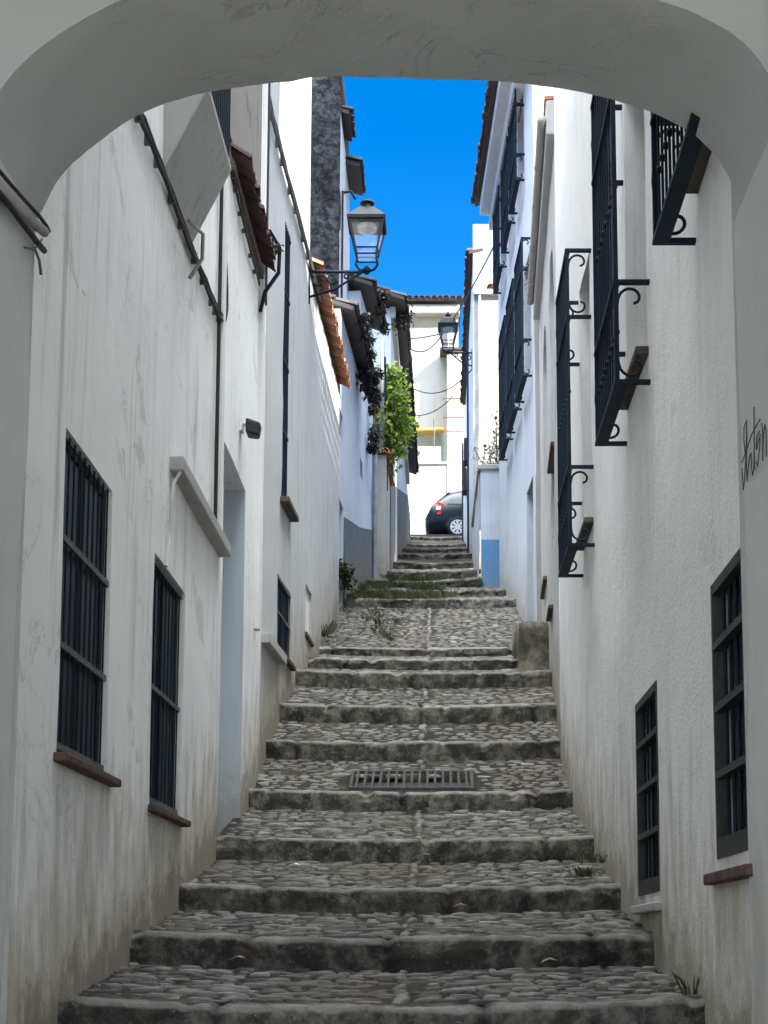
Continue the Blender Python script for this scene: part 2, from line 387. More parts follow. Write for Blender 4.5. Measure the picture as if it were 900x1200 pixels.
# ================================================================== SETTING
# terrain sheet following the hill, reaching the horizon
mb = MB()
ys = [-300, -60, -8] + [s[0] for s in STEPS] + [44.2, 60, 75, 120, 300, 700]
xs = [-500, -120, -40, -12, -5, 0, 5, 12, 40, 120, 500]
for y in ys:
    for x in xs:
        h = floor_h(y) - .75
        if y > 60: h = 12.6 - .75 - (y - 60) * .05
        mb.v.append(Vector((x, y, h + (mn.noise(Vector((x, y, 0)) * .02) * 1.5 if abs(x) > 30 else 0))))
w = len(xs)
for j in range(len(ys) - 1):
    for i in range(w - 1): mb.f.append((j * w + i, j * w + i + 1, (j + 1) * w + i + 1, (j + 1) * w + i))
tag(mb.build('ground', M['ground'], smooth=True), kind='structure')
mb = MB(); mb.box((-40, 44.2, 12.5), (40, 49.2, 12.70)); tag(mb.build('road', M['asphalt']), kind='structure')

# stepped street
stair = empty('stairway', (0, 6.79, -.25), kind='structure')
def step_mesh(st, nxt, idx):
    Y, h, r, xl, xr = st; g = random.Random(100 + idx)
    dep = .26; rows = []
    prof = [(0.03, -r - .12), (.014, -r * .92), (.010, -r * .78), (.006, -r * .64), (.002, -r * .5), (0, -r * .36), (-.002, -r * .22), (.002, -.024), (.012, -.008), (.03, -.001), (.07, .002), (.13, .003), (.2, .001), (dep, -.004), (dep + .02, -.05)]
    nx = max(8, int((xr - xl) / .02)); joints = []; tones = []
    x = xl + g.uniform(.2, .8)
    while x < xr: joints.append(x); x += g.uniform(.5, 1.35)
    tone = {}
    mb = MB()
    for i in range(nx + 1):
        X = xl + (xr - xl) * i / nx
        t = (X - xl) / (xr - xl) * 2 - 1
        jd = min([abs(X - q) for q in joints] + [9])
        jw = math.exp(-(jd / .03) ** 2)
        b = sum(1 for q in joints if q < X); bz = (mn.noise(Vector((b * 7.3, idx * 3.1, 0))) * .014); by = mn.noise(Vector((b * 4.3, idx * 5.1, 9))) * .02
        sag = -.035 * (1 - t * t)
        for (dy, dz) in prof:
            q = Vector((X * 3.2, (Y + dy) * 3.2, (h + dz) * 5))
            nz = mn.noise(q) * .018 + mn.noise(q * 3.1) * .013 + mn.noise(q * 8) * .006
            blk_t = (.72 if Y < 24 else .42) + .56 * abs(mn.noise(Vector((b * 3.7, idx * 9.1, 4.0)))) * 1.6  # far steps toned darker, their shade put into the colour
            wear = (.9 if Y < 21 else .3) if -.03 < dz < .003 and dy < .06 else 0
            tones.append((min(1, blk_t * .62) * (1 - .75 * jw), max(0, wear + mn.noise(q * 2) * .5)))
            ed = 1.0 if dz > -.1 and dy < .1 else .5
            chip = max(0, mn.noise(Vector((X * 5.5, idx * 11.3, 2.0))) - .28) * .13 * (1 if -.09 < dz < .003 and dy < .06 else .15)
            mb.v.append(Vector((X, Y + dy + by + nz * ed * 1.3 + jw * .022 + chip, h + dz + sag + bz + nz * .6 - (jw * .02 if dz > -.05 else 0) - chip * .6)))
    m = len(prof)
    for i in range(nx):
        for j in range(m - 1): mb.f.append((i * m + j, (i + 1) * m + j, (i + 1) * m + j + 1, i * m + j + 1))
    ob = mb.build('step', M['kerb'], stair, smooth=True)
    for an, ci in (('tone', 0), ('wear', 1)):
        at_ = ob.data.attributes.new(an, 'FLOAT', 'POINT'); at_.data.foreach_set('value', [t_[ci] for t_ in tones])
    # bed
    Y2, h2, r2 = nxt[0], nxt[1] - nxt[2], nxt[2]
    y0 = Y + dep - .01; y1 = Y2 + .03; z0 = h - .012
    zf = lambda X, y: z0 + (h2 - z0) * (y - y0) / (y1 - y0) - .035 * (1 - min(1, ((X - (xl + xr) / 2) / ((xr - xl) / 2)) ** 2))
    b = MB(); nxx, nyy = 70, 24
    for j in range(nyy + 1):
        for i in range(nxx + 1):
            X = xl + (xr - xl) * i / nxx; y = y0 + (y1 - y0) * j / nyy
            b.v.append(Vector((X, y, zf(X, y) + .001 + mn.noise(Vector((X * 2, y * 2, 0))) * .012 + mn.noise(Vector((X * 9, y * 9, 0))) * .006 - (.12 if Y == 13.31 and -.85 < X < .37 and 13.5 < y < 14.1 else 0))))
    for j in range(nyy):
        for i in range(nxx): b.f.append((j * (nxx + 1) + i, j * (nxx + 1) + i + 1, (j + 1) * (nxx + 1) + i + 1, (j + 1) * (nxx + 1) + i))
    b.build('mortar_bed', M['mortar'], ob, smooth=True)
    if Y < 3 or Y > 27: return ob
    # cobbles set on edge, long side across the street, a seam of lengthwise stones down the middle
    c = MB(); y = y0 + .02; far = Y > 14.4
    seam = -.19 + (Y - 6.8) * .006
    def pebble(X, yy, lx, ly, ang, hz):
        if Y == 13.31 and -.85 - lx < X < .37 + lx and 13.55 - ly < yy < 14.07 + ly: return
        n = 8 if not far else 6; rings = ((1.0, -.02), (.93, .6 * hz), (.62, hz)); vs = []
        ca, sa = math.cos(ang), math.sin(ang); o = c.v; zc = zf(X, yy) + mn.noise(Vector((X * 2, yy * 2, 0))) * .012
        jit = [g.uniform(.72, 1.12) for _ in range(n)]; tilt = g.uniform(-.22, .10); tl2 = g.uniform(-.07, .07)
        for rr, z in rings:
            for q in range(n):
                a = q * 2 * math.pi / n; cx = math.cos(a); sy = math.sin(a)
                cx = math.copysign(abs(cx) ** .8, cx); sy = math.copysign(abs(sy) ** .8, sy)
                px, py = cx * lx * rr * jit[q], sy * ly * rr * jit[q]
                vs.append(Vector((X + px * ca - py * sa, yy + px * sa + py * ca, zc + z + (py * tilt + px * tl2 if z > 0 else 0) + (px * sa + py * ca) * (h2 - z0) / (y1 - y0))))
        vs.append(Vector((X, yy, zc + hz * 1.06)))
        fs = [(k_ * n + q, k_ * n + (q + 1) % n, (k_ + 1) * n + (q + 1) % n, (k_ + 1) * n + q) for k_ in range(2) for q in range(n)]
        fs += [(2 * n + q, 2 * n + (q + 1) % n, 3 * n) for q in range(n)]
        c.add(vs, fs)
    grow = 1.0 if not far else .95; flat = 1.0 if Y < 13 else .6
    while y < y1 - .01:
        ly = g.uniform(.015, .034) * grow; X = xl + g.uniform(0, .1)
        while X < xr:
            lx = g.choice((g.uniform(.028, .06), g.uniform(.05, .085), g.uniform(.07, .12)))
            if abs(X + lx - seam) > .06 and g.random() > .04:
                pebble(X + lx, y + ly + g.uniform(-.012, .012), lx * .95, ly * g.uniform(.6, .95), g.uniform(-.1, .1), g.choice((g.uniform(.003, .009), g.uniform(.008, .018), g.uniform(.012, .026))) * flat)
            X += 2 * lx + g.uniform(0, .012)
        y += 2 * ly * .98
    y = y0
    while y < y1:
        l = g.uniform(.05, .09); pebble(seam + g.uniform(-.02, .02), y + l, l, g.uniform(.025, .045), math.pi / 2 + g.uniform(-.2, .2), g.uniform(.015, .03)); y += 2 * l
    c.build('cobbles', M['cobble'], ob, smooth=True)
    return ob
ALLST = STEPS + [(44.25, 12.70, .01, -.85, .82)]
for i in range(len(STEPS)): step_mesh(ALLST[i], ALLST[i + 1], i)

# ================================================================== HOUSES: shared window pieces
def sill(fc, par, s0, s1, h, d=.07, th=.05, mat='clay'):
    b = MB(); fc.box(b, s0, s1, -.05, d, h - th, h); return b.build('sill', M[mat], par, bevel=.008)
def grille_window(house, fc, rc, nb, hb, mat='iron', flatmat='ironlite', rev=.22, sl=True, frame_mat='frame', inset=.03):
    s0, s1, h0, h1 = rc
    f = MB(); t = .05; d0, d1 = -rev + .003, -rev + .028
    for a in ((s0, s0 + t, h0, h1), (s1 - t, s1, h0, h1), (s0 + t, s1 - t, h0, h0 + t), (s0 + t, s1 - t, h1 - t, h1), ((s0 + s1) / 2 - .03, (s0 + s1) / 2 + .03, h0 + t, h1 - t)):
        fc.box(f, a[0], a[1], d0, d1, a[2], a[3])
    w = f.build('window', M[frame_mat], house)
    p = MB(); fc.box(p, s0 + t, s1 - t, d0 + .002, d0 + .015, h0 + t, h1 - t); p.build('pane', M['pane'], w)
    g = MB()
    for i in range(nb):
        s = s0 + (s1 - s0) * (i + .5) / nb; g.tube([fc.p(s, -inset, h0), fc.p(s, -inset, h1)], .0055, 6)
    g.build('grille', M[mat], w)
    for a in hb:
        q = MB(); h = h0 + (h1 - h0) * a; fc.box(q, s0 - .01, s1 + .01, -inset - .008, -inset + .010, h - .016, h + .016)
        q.build('grille_crossbar', M[flatmat], w)
    if sl: sill(fc, w, s0 - .05, s1 + .09, h0 - .002, .062, .042)
    return w
def scroll(fc, s, d, h, sz, turn, up):
    pts = []
    for i in range(15):
        a = i / 14 * 4.4; r = sz * (1 - i / 14 * .68)
        pts.append(fc.p(s, d + math.cos(a + turn) * r, h + up * math.sin(a + turn) * r))
    return pts
def reja(house, fc, s0, s1, h0, h1, proj, rails=(.26, .77), nb=None, opening=None):
    """projecting wrought-iron window grille: flat base bar, corner posts, rails, upright bars, side scrolls"""
    nb = nb or max(5, int((s1 - s0) / .105)); H = h1 - h0
    b = MB(); d = proj
    for s in (s0, s1): fc.box(b, s - .013, s + .013, d - .026, d, h0, h1)
    lv = [h0] + [h0 + H * r for r in rails] + [h1]
    for i, h in enumerate(lv):
        wd = .075 if i == 0 else .036
        fc.box(b, s0 - .016, s1 + .016, d - wd, d + .004, h - .012, h + .012)
        for s in (s0, s1): fc.box(b, s - .018, s + .018, -.03, d - wd - .001, h - .011, h + .011)
    for i in range(1, nb):
        s = s0 + (s1 - s0) * i / nb
        b.tube([fc.p(s, d - .016, h0), fc.p(s, d - .016, h1)], .0075, 5)
    kn = b
    for i in range(0, nb + 1):
        s = s0 + (s1 - s0) * i / nb
        for hh in (h0 + H * (rails[0] + rails[1]) / 2, h0 + H * rails[0] / 2):
            c = fc.p(s, d - .016, hh); kn.lathe(c, [(.006, -.022), (.017, -.008), (.017, .008), (.006, .022)], 6)
    w = b.build('window_grille', M['iron'], house)
    for s in (s0, s1):
        for lo, hi in ((lv[0], lv[1]), (lv[-2], lv[-1])):
            sc_ = MB(); z = min((hi - lo) * .24, d * .4); m = d * .48
            sc_.tube(scroll(fc, s, m, lo + z * 1.25, z, 0, -1), .0095, 5); sc_.tube(scroll(fc, s, m, hi - z * 1.25, z, 0, 1), .0095, 5)
            sc_.tube([fc.p(s, m + z, lo + z * 1.25)] + [fc.p(s, m + z + math.sin(u * math.pi) * d * .1, lo + z * 1.25 + (hi - lo - 2.5 * z) * u) for u in (.25, .5, .75)] + [fc.p(s, m + z, hi - z * 1.25)], .0095, 5)
            sc_.build('scroll', M['iron'], w, smooth=True)
    return w
def plain_opening(house, fc, o, rev):
    s0, s1, h0, h1 = o[:4]; f = MB(); t = .05; d0 = -rev + .003; d1 = d0 + .05
    for a in ((s0, s0 + t, h0, h1), (s1 - t, s1, h0, h1), (s0 + t, s1 - t, h0, h0 + t), (s0 + t, s1 - t, h1 - t, h1), ((s0 + s1) / 2 - .03, (s0 + s1) / 2 + .03, h0 + t, h1 - t)):
        fc.box(f, a[0], a[1], d0, d1, a[2], a[3])
    w = f.build('window', M['frame'], house)
    p = MB(); fc.box(p, s0 + t, s1 - t, d0 + .002, d0 + .015, h0 + t, h1 - t); p.build('pane', M['pane'], w)
    return w
def eave(house, fc, s0, s1, h, over, mat, r=.085, depth=4, slope=.35, seed=1, run=1.3):
    b = MB(); roof_slab(b, fc, s0, s1, h, over, depth, slope); o = b.build('roof', M['tiledark'], house)
    t = MB(); barrels(t, fc, s0, s1, h + .02, over, r, run, slope, seed=seed); t.build('roof_tiles', M[mat], o, smooth=False)
    return o
def catenary(a, b, sag, n=14):
    a, b = Vector(a), Vector(b); return [a.lerp(b, i / n) - Vector((0, 0, sag * 4 * (i / n) * (1 - i / n))) for i in range(n + 1)]

# ---------------------------------------------------------------- archway
arch = empty('archway', (0, 5.3, -.6), 'grey plastered archway spanning the bottom of the stepped street', 'archway')
curve = [(-1.66, 2.84), (-1.64, 2.97), (-1.55, 3.14), (-1.41, 3.27), (-1.25, 3.39), (-1.11, 3.46), (-.96, 3.51), (-.61, 3.57), (-.4, 3.585), (-.11, 3.585), (.17, 3.565), (.38, 3.54), (.6, 3.505), (.87, 3.42), (1.03, 3.33), (1.14, 3.23), (1.20, 3.13), (1.22, 3.02), (1.222, 2.84)]
def cr(pts, k=5):
    out = []
    for i in range(len(pts) - 1):
        p0, p1, p2, p3 = [Vector((*pts[max(0, min(len(pts) - 1, j))], 0)) for j in (i - 1, i, i + 1, i + 2)]
        for q in range(k):
            t = q / k; out.append(.5 * ((2 * p1) + (p2 - p0) * t + (2 * p0 - 5 * p1 + 4 * p2 - p3) * t * t + (3 * p1 - p0 - 3 * p2 + p3) * t ** 3))
    return [(p.x, p.y) for p in out] + [pts[-1]]
cv = [(-1.66, z) for z in (-1.6, -1, -.4, .2, .8, 1.4, 2.0, 2.5)] + cr(curve) + [(1.222, z) for z in (2.5, 2, 1.4, .8, .2, -.4, -1, -1.6)]
YF, YB, TOP = 4.95, 5.64, 10.5
mb = MB(); ny = 8; ww = len(cv)
for j in range(ny + 1):
    y = YF + (YB - YF) * j / ny
    for (x, z) in cv:
        e = .02 * (1 if j == 0 else .3 if j == ny else 0)          # worn rounded arris
        nrm = Vector((-.2 - x, 0, 1.6 - z)) if z > 2.6 else Vector((-1 if x > 0 else 1, 0, 0)); nrm.normalize()
        q = Vector((x, y, z)); dd = mn.noise(q * 1.7) * .022 + mn.noise(q * 5) * .009 + mn.noise(q * 14) * .004
        mb.v.append(q - nrm * (e * .5) + nrm * dd + Vector((0, 0, 0)))
jb = {-1: MB(), 1: MB()}
for q in jb.values(): q.v = list(mb.v)
for j in range(ny):
    for i in range(ww - 1):
        (xa, za), (xb, zb_) = cv[i], cv[i + 1]
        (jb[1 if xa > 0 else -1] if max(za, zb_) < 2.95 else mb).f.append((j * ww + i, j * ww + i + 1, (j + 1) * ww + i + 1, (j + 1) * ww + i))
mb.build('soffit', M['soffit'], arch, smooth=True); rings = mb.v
for q in jb.values(): q.build('jamb', M['jamblit'], arch, smooth=True); mb = MB()
for j, y in ((0, YF), (ny, YB)):
    i1 = len(mb.v); mb.v += rings[j * ww:(j + 1) * ww]
    i0 = len(mb.v)
    mb.v += [Vector((x * (1 if abs(x) < 1.6 else 1), y + (-.02 if j == 0 else .02), TOP)) for x, z in cv]
    for i in range(ww - 1): mb.f.append((i1 + i, i1 + i + 1, i0 + i + 1, i0 + i))
for x0, x1 in ((-6.5, -1.66), (1.222, 6.5)):
    for y in (YF - .02, YB + .02): mb.quad((x0, y, -2.2), (x1, y, -2.2), (x1, y, TOP), (x0, y, TOP))
mb.quad((-6.5, YF - .02, TOP), (6.5, YF - .02, TOP), (6.5, YB + .02, TOP), (-6.5, YB + .02, TOP))
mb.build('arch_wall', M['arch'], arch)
fr = Facade((-2.7, -7), (-2.7, YF - .03), (1, 0)); b = MB(); fr.wall(b, -2.4, 9.5, back=3.5); b.build('side_wall', M['wall_l'], arch)
fr = Facade((2.2, -7), (2.2, YF - .03), (-1, 0)); b = MB(); fr.wall(b, -2.4, 9.5, back=3.5); b.build('side_wall', M['wall_r'], arch)
b = MB(); b.box((-2.7, 1.2, 4.3), (2.2, YF - .03, 4.6)); b.build('shade_slab', M['arch'], arch)  # unseen slab added to keep light off the arch
# handwriting on the right jamb
pj = Facade((1.216, YB), (1.216, YF), (-1, 0))
strokes = [[(873, 549), (874, 563), (874.6, 574), (876, 565), (877.4, 540), (878.5, 510), (878.7, 493), (875.5, 500), (875.2, 515), (876.5, 530)],
           [(878.6, 492), (878.6, 520), (878.2, 545), (879, 564), (880, 553), (882, 536), (884, 531), (884, 545), (885.6, 557), (887.2, 548), (887.6, 520), (887.2, 477)],
           [(887.2, 477), (887.4, 515), (887.7, 545), (888.5, 550)], [(873.2, 542), (878, 528), (885, 508), (894.5, 491)],
           [(894.2, 505), (890.8, 512), (889.6, 524), (890.4, 527), (893, 515), (894.6, 508), (894, 524), (891.5, 547), (889.6, 541)],
           [(896.2, 496), (897.6, 505), (897.6, 540), (898.2, 515), (900.2, 497), (901.5, 505), (901.8, 535)]]
b = MB()
for st in strokes:
    pts = [pj.p(*pj.on(x, y)[:1], .012, pj.on(x, y)[1]) for x, y in st]; b.tube(pts, .0024, 5)
b.build('handwriting', M['marker'], arch)

# ---------------------------------------------------------------- cables tied on the left jamb
jl = Facade((-1.655, YF), (-1.655, YB), (1, 0))
def jp(x, y, d=.03):
    s, h = jl.on(x, y); return jl.p(s, d, h)
cb = empty('cable_bundle', jp(48, 272), 'thick black and grey cables tied to the left jamb of the arch', 'cables')
for nm, mt, r, pts in (('cable', 'cable', .008, [(-40, 168), (0, 214), (20, 236), (36, 253), (45, 265), (48, 271)]), ('cable', 'gutter', .022, [(-40, 200), (0, 229), (20, 250), (36, 264), (46, 272)]),
                       ('cable', 'cable', .013, [(-40, 195), (0, 240), (18, 264), (32, 282), (42, 294)]), ('tie_wire', 'cablegrey', .004, [(18, 290), (28, 292), (36, 288), (39, 280)]), ('cable', 'cablegrey', .006, [(30, 290), (36, 305), (38, 322)])):
    b = MB(); b.tube([jp(x, y, .035 if mt != 'gutter' else .022) for x, y in pts], r, 7); b.build(nm, M[mt], cb, smooth=True)

# ---------------------------------------------------------------- LEFT: near white house
hl = empty('white_house', (-1.76, 9.5, .2), 'long white house at the lower left with two barred windows and streaked plaster', 'house')
f1 = Facade((-1.76, 5.6), (-1.735, 14.05), (1, 0))
w1 = f1.rect((78, 500), (133, 573), (68, 885), (127, 910)); w2 = f1.rect((180, 648), (216, 693), (175, 945), (212, 960))
dr = f1.rect((262, 522), (287, 565), (256, 945), (284, 915)); dr = (dr[0], dr[1], .45, dr[3], .5)
b = MB(); f1.wall(b, -2.2, 14.0, [w1 + (.075,), w2 + (.075,), dr], back=5); b.build('wall', M['wall_l'], hl)
a = grille_window(hl, f1, w1, 10, (.03, .34, .67), rev=.075, inset=.028); c2 = grille_window(hl, f1, w2, 9, (.03, .48, .985), rev=.075, inset=.028)
dd = MB(); f1.box(dd, dr[0], dr[1], -.497, -.45, .5, dr[3]); do = dd.build('door', M['doorpaint'], hl)
dj = MB(); f1.box(dj, dr[1] - .012, dr[1] - .0005, -.45, -.004, .5, dr[3] - .002); dj.build('door_jamb', M['jambpaint'], hl)
dh = MB(); dh.lathe(f1.p(dr[0] + .15, -.43, 2.0), [(.01, -.03), (.03, -.01), (.03, .01), (.01, .03)], 8); dh.build('handle', M['iron'], do)
s_, h_ = f1.on(198, 537); s2_, h2_ = f1.on(257, 645)
b = MB(); f1.box(b, s_, s2_, -.02, .095, (h_ + h2_) / 2 - .07, (h_ + h2_) / 2 + .03); b.build('cement_ledge', M['trim'], hl, bevel=.012)
LEDGE_H = (h_ + h2_) / 2
b = MB()
for x, w_, bot in ((255, .10, LEDGE_H + .035), (303, .10, 2.95)):
    s = f1.on(x, 420)[0]; f1.box(b, s - w_ / 2, s + w_ / 2, -.02, .055, bot, 9.8)
b.build('plaster_strip', M['whitetrim'], hl, bevel=.015)
b = MB(); s = f1.on(252, 420)[0]; b.tube([f1.p(s - .02, .03, LEDGE_H + .05), f1.p(s - .02, .03, 5.0), f1.p(s - .02, .03, 9.7)], .016, 6); b.build('drainpipe', M['cable'], hl); b = MB()
s = f1.on(304, 250)[0]; b.tube([f1.p(s + .12, .04, 6.2), f1.p(s + .12, .04, 9.8)], .035, 8); b.build('drainpipe', M['cable'], hl)
s = f1.on(198, 545)[0]; b = MB(); b.tube([f1.p(s + .03, .07, LEDGE_H - .07), f1.p(s + .02, .03, LEDGE_H - .15), f1.p(s, .015, LEDGE_H - .5), f1.p(s - .06, .012, w2[3])], .012, 6); b.build('conduit', M['pipewhite'], hl)
# splayed plaster bracket carrying a barred bay
os0, oh0 = f1.on(190, 195); os1, oh1 = f1.on(222, 292)
oh = (oh0 + oh1) / 2; OT = 5.44
b = MB(); b.prism([f1.p(os0, -.02, oh), f1.p(os0, .015, oh), f1.p(os0, .285, OT), f1.p(os0, .285, OT + .05), f1.p(os0, -.02, OT + .05)], f1.d * (os1 - os0))
b.build('window_bracket', M['trim'], hl, bevel=.012)
ob = MB(); f1.box(ob, os0 + .02, os1 - .02, 0, .255, OT + .052, 8.6); sh = ob.build('bay_shutter', M['shutter'], hl)
b = MB()
for i in range(13):
    s = os0 + .03 + (os1 - os0 - .06) * i / 12; b.tube([f1.p(s, .265, OT + .05), f1.p(s, .265, 8.6)], .012, 6)
for i in range(4):
    b.tube([f1.p(os1 - .01, .05 + i * .06, OT + .05), f1.p(os1 - .01, .05 + i * .06, 8.6)], .012, 6)
b.build('shutter_bar', M['iron'], sh)
b = MB(); s = os1 - .15; b.tube([f1.p(s - .18, .05, oh + .02), f1.p(s, .12, oh + .01), f1.p(s + .1, .10, oh - .12), f1.p(s + .02, .03, oh - .3)], .014, 6, True); b.build('drip_pipe', M['trim'], hl, smooth=True)
# bare masonry and the dark pent tiles under it
ts0 = f1.on(268, 195)[0]; ts1 = f1.on(303, 335)[0]
b = MB(); f1.box(b, ts0 - .1, ts1 - .1, -.02, .02, 6.7, 9.85); b.build('bare_masonry', M['masonry'], hl)
b = MB(); f1.box(b, ts0, ts1, -.02, .05, 6.42, 6.5); pt = b.build('pent_ledge', M['darksill'], hl)
b = MB(); barrels(b, f1, ts0, ts1, 6.5, .17, .075, .4, .75, .3, 5); b.build('pent_tiles', M['tilemaroon'], pt)
b = MB(); b.tube([f1.p(ts1 + .02, .02, 6.1), f1.p(ts1 + .03, .06, 6.3), f1.p(ts1 + .03, .19, 6.5), f1.p(ts1 + .02, .2, 6.75), f1.p(ts1 - .05, .1, 6.9)], .02, 6); b.build('pent_bracket', M['iron'], pt)
b = MB(); roof_slab(b, f1, 0, f1.L, 14.05, .3, 5.2, .3, .08); rf = b.build('roof', M['tiledark'], hl)
# things on that wall
def wall_cable(fc, pix, r=.012, label='', n=2, mat='cable', d=.02, name='cable_run', clip=True):
    pts = [fc.on(x, y) for x, y in pix]
    o = empty(name, fc.p(pts[-1][0], d, pts[-1][1]), label, 'cable')
    for q in range(n):
        off = (q - (n - 1) / 2) * r * 1.7; g = random.Random(q + 3); pp = []
        for (s, h), (s2, h2) in zip(pts, pts[1:] + pts[-1:]):
            k_ = 4 if (s, h) != (s2, h2) else 1
            for u in range(k_):
                t = u / k_; pp.append(fc.p(s + (s2 - s) * t, d + r + g.uniform(0, .008), h + (h2 - h) * t + off + g.uniform(-.008, .008)))
        b = MB(); b.tube(pp, r * (1 if q % 2 == 0 else .7), 6); b.build('cable', M[mat if q % 2 == 0 else 'cablegrey'], o, smooth=True)
    if clip:
        for (s, h), (s2, h2) in zip(pts, pts[1:]):
            for t in (.3, .7):
                b = MB(); fc.box(b, s + (s2 - s) * t - .008, s + (s2 - s) * t + .008, 0, d + r * 1.9, h + (h2 - h) * t - r * n * .95, h + (h2 - h) * t + r * n * .95)
                b.build('clip', M['cablegrey'], o)
    return o
wall_cable(f1, [(150, 120), (160, 142), (187, 208), (215, 283), (240, 345), (252, 370), (258, 374), (260, 360), (259, 300), (258, 245)], .014, 'thick dark cable run sagging diagonally across the near left wall to a bottom loop', 3)
wall_cable(f1, [(268, 195), (275, 235), (287, 285), (300, 332)], .010, 'cable run following the underside of the dark maroon pent tiles', 2)
lt = empty('floodlight', f1.p(f1.on(281, 500)[0], 0, f1.on(281, 500)[1]), 'small black floodlight on the left wall above the recessed doorway', 'light fitting')
s, h = f1.on(281, 500); b = MB(); f1.box(b, s - .05, s + .05, 0, .03, h - .05, h + .06); b.tube([f1.p(s, .02, h + .02), f1.p(s, .08, h + .03)], .02, 8); b.build('bracket', M['whitetrim'], lt)
b = MB(); b.hexa([f1.p(s - .09, .06, h - .08), f1.p(s + .09, .06, h - .08), f1.p(s + .07, .17, h - .10), f1.p(s - .07, .17, h - .10), f1.p(s - .09, .06, h + .06), f1.p(s + .09, .06, h + .06), f1.p(s + .07, .19, h + .02), f1.p(s - .07, .19, h + .02)]); b.build('lamp_head', M['cable'], lt, bevel=.02)

# ---------------------------------------------------------------- LEFT: tall cream house, then its lower neighbour with orange tiles
ht = empty('tall_white_house', (-1.7, 15.7, 1.8), 'tall white house beyond the left floodlight with one narrow tall window', 'house')
f2 = Facade((-1.735, 14.052), (-1.60, 17.3), (1, 0))
w3 = f2.rect((333, 262), (339, 268), (331, 588), (337, 598)); w4 = f2.rect((325, 672), (340, 695), (325, 765), (340, 775))
b = MB(); f2.wall(b, -.5, 12.6, [w3 + (.05,), w4 + (.06,)], back=5); b.build('wall', M['wall_dimmed'], ht)
w = grille_window(ht, f2, w3, 6, (.02, .25, .5, .75, .98), sl=False, flatmat='iron', rev=.05, inset=.0); sill(f2, w, w3[0] - .1, w3[1] + .3, w3[2] - .003, .10, .06, 'darksill')
w = grille_window(ht, f2, w4, 9, (.04, .5, .96), sl=False, rev=.06, inset=.005); sill(f2, w, w4[0] - .02, w4[1] + .12, w4[2] - .003, .06, .05, 'darksill')
s0_, h0_ = f2.on(300, 722); s1_, h1_ = f2.on(325, 765); b = MB(); f2.box(b, 0.0, s1_ + .1, -.02, .09, w4[2] - .16, w4[2] - .06); b.build('cement_ledge', M['trim'], ht, bevel=.01)
b = MB(); roof_slab(b, f2, 0, f2.L, 12.65, .2, 5, .3, .1); b.build('roof', M['tiledark'], ht)
wall_cable(f2, [(306, 100), (318, 150), (332, 205), (348, 262), (362, 315), (372, 350)], .018, 'twisted grey cable draped down the upper wall of the tall left house to the lamp', 3, 'cablegrey')

hm = empty('low_white_house', (-1.55, 19.3, 3.5), 'white house on the left under an orange terracotta tile eave', 'house')
f3 = Facade((-1.60, 17.302), (-1.49, 21.3), (1, 0))
pl = f3.rect((358, 683), (365, 695), (358, 742), (365, 752))
b = MB(); f3.wall(b, 2.0, 8.36, [pl], .06, back=4); b.build('wall', M['wall_dimmed'], hm)
b = MB(); f3.box(b, pl[0] + .003, pl[1] - .003, -.05, -.03, pl[2] + .003, pl[3] - .003); b.build('meter_door', M['whitetrim'], hm)
sill(f3, hm, pl[0] - .02, pl[1] + .05, pl[2] - .003, .03, .05, 'darksill')
b = MB(); roof_slab(b, f3, 0, f3.L, 8.40, .02, 3.6, .5); r_ = b.build('roof', M['tiledark'], hm)
t = MB(); barrels(t, f3, 0, f3.L, 8.42, .17, .085, 1.6, .5, .34, 3, .02); t.build('roof_tiles', M['tile'], r_)

# ---------------------------------------------------------------- LEFT: dark gabled tower house
hd = empty('dark_gable_house', (-2.5, 23, 5.5), 'tall narrow house with a black stained gable rising behind the orange eave', 'house')
fa = Facade((-3.6, 22.3), (-1.585, 22.3), (0, -1)); fb = Facade((-1.585, 22.3), (-1.56, 24.5), (1, 0))
b = MB(); fa.wall(b, 4.0, 14.6, back=2.2, amp=.05, step=.1); b.build('gable_wall', M['stained'], hd)
b = MB(); fb.wall(b, 4.0, 13.5, back=1.9, ends=False); b.build('wall', M['wall_shade'], hd)
b = MB(); roof_slab(b, fb, .35, 1.2, 13.75, .17, 2, .3); r_ = b.build('roof', M['tiledark'], hd); t = MB(); barrels(t, fb, .35, 1.15, 13.78, .17, .08, 1.0, .3, seed=8); t.build('roof_tiles', M['tiledark'], r_)
b = MB(); roof_slab(b, fb, 1.2, 2.2, 13.3, .30, 2, .3); r_ = b.build('roof', M['tiledark'], hd); t = MB(); barrels(t, fb, 1.15, 2.2, 13.33, .30, .08, 1.0, .3, seed=9); t.build('roof_tiles', M['tiledark'], r_)
b = MB(); b.tube([fb.p(.3, .02, 12.3), fb.p(.3, .16, 12.32), fb.p(.35, .24, 12.2)], .025, 6); b.tube([fb.p(.25, .03, 8.5), fb.p(.25, .03, 12.3)], .02, 6); b.build('bracket', M['cable'], hd)

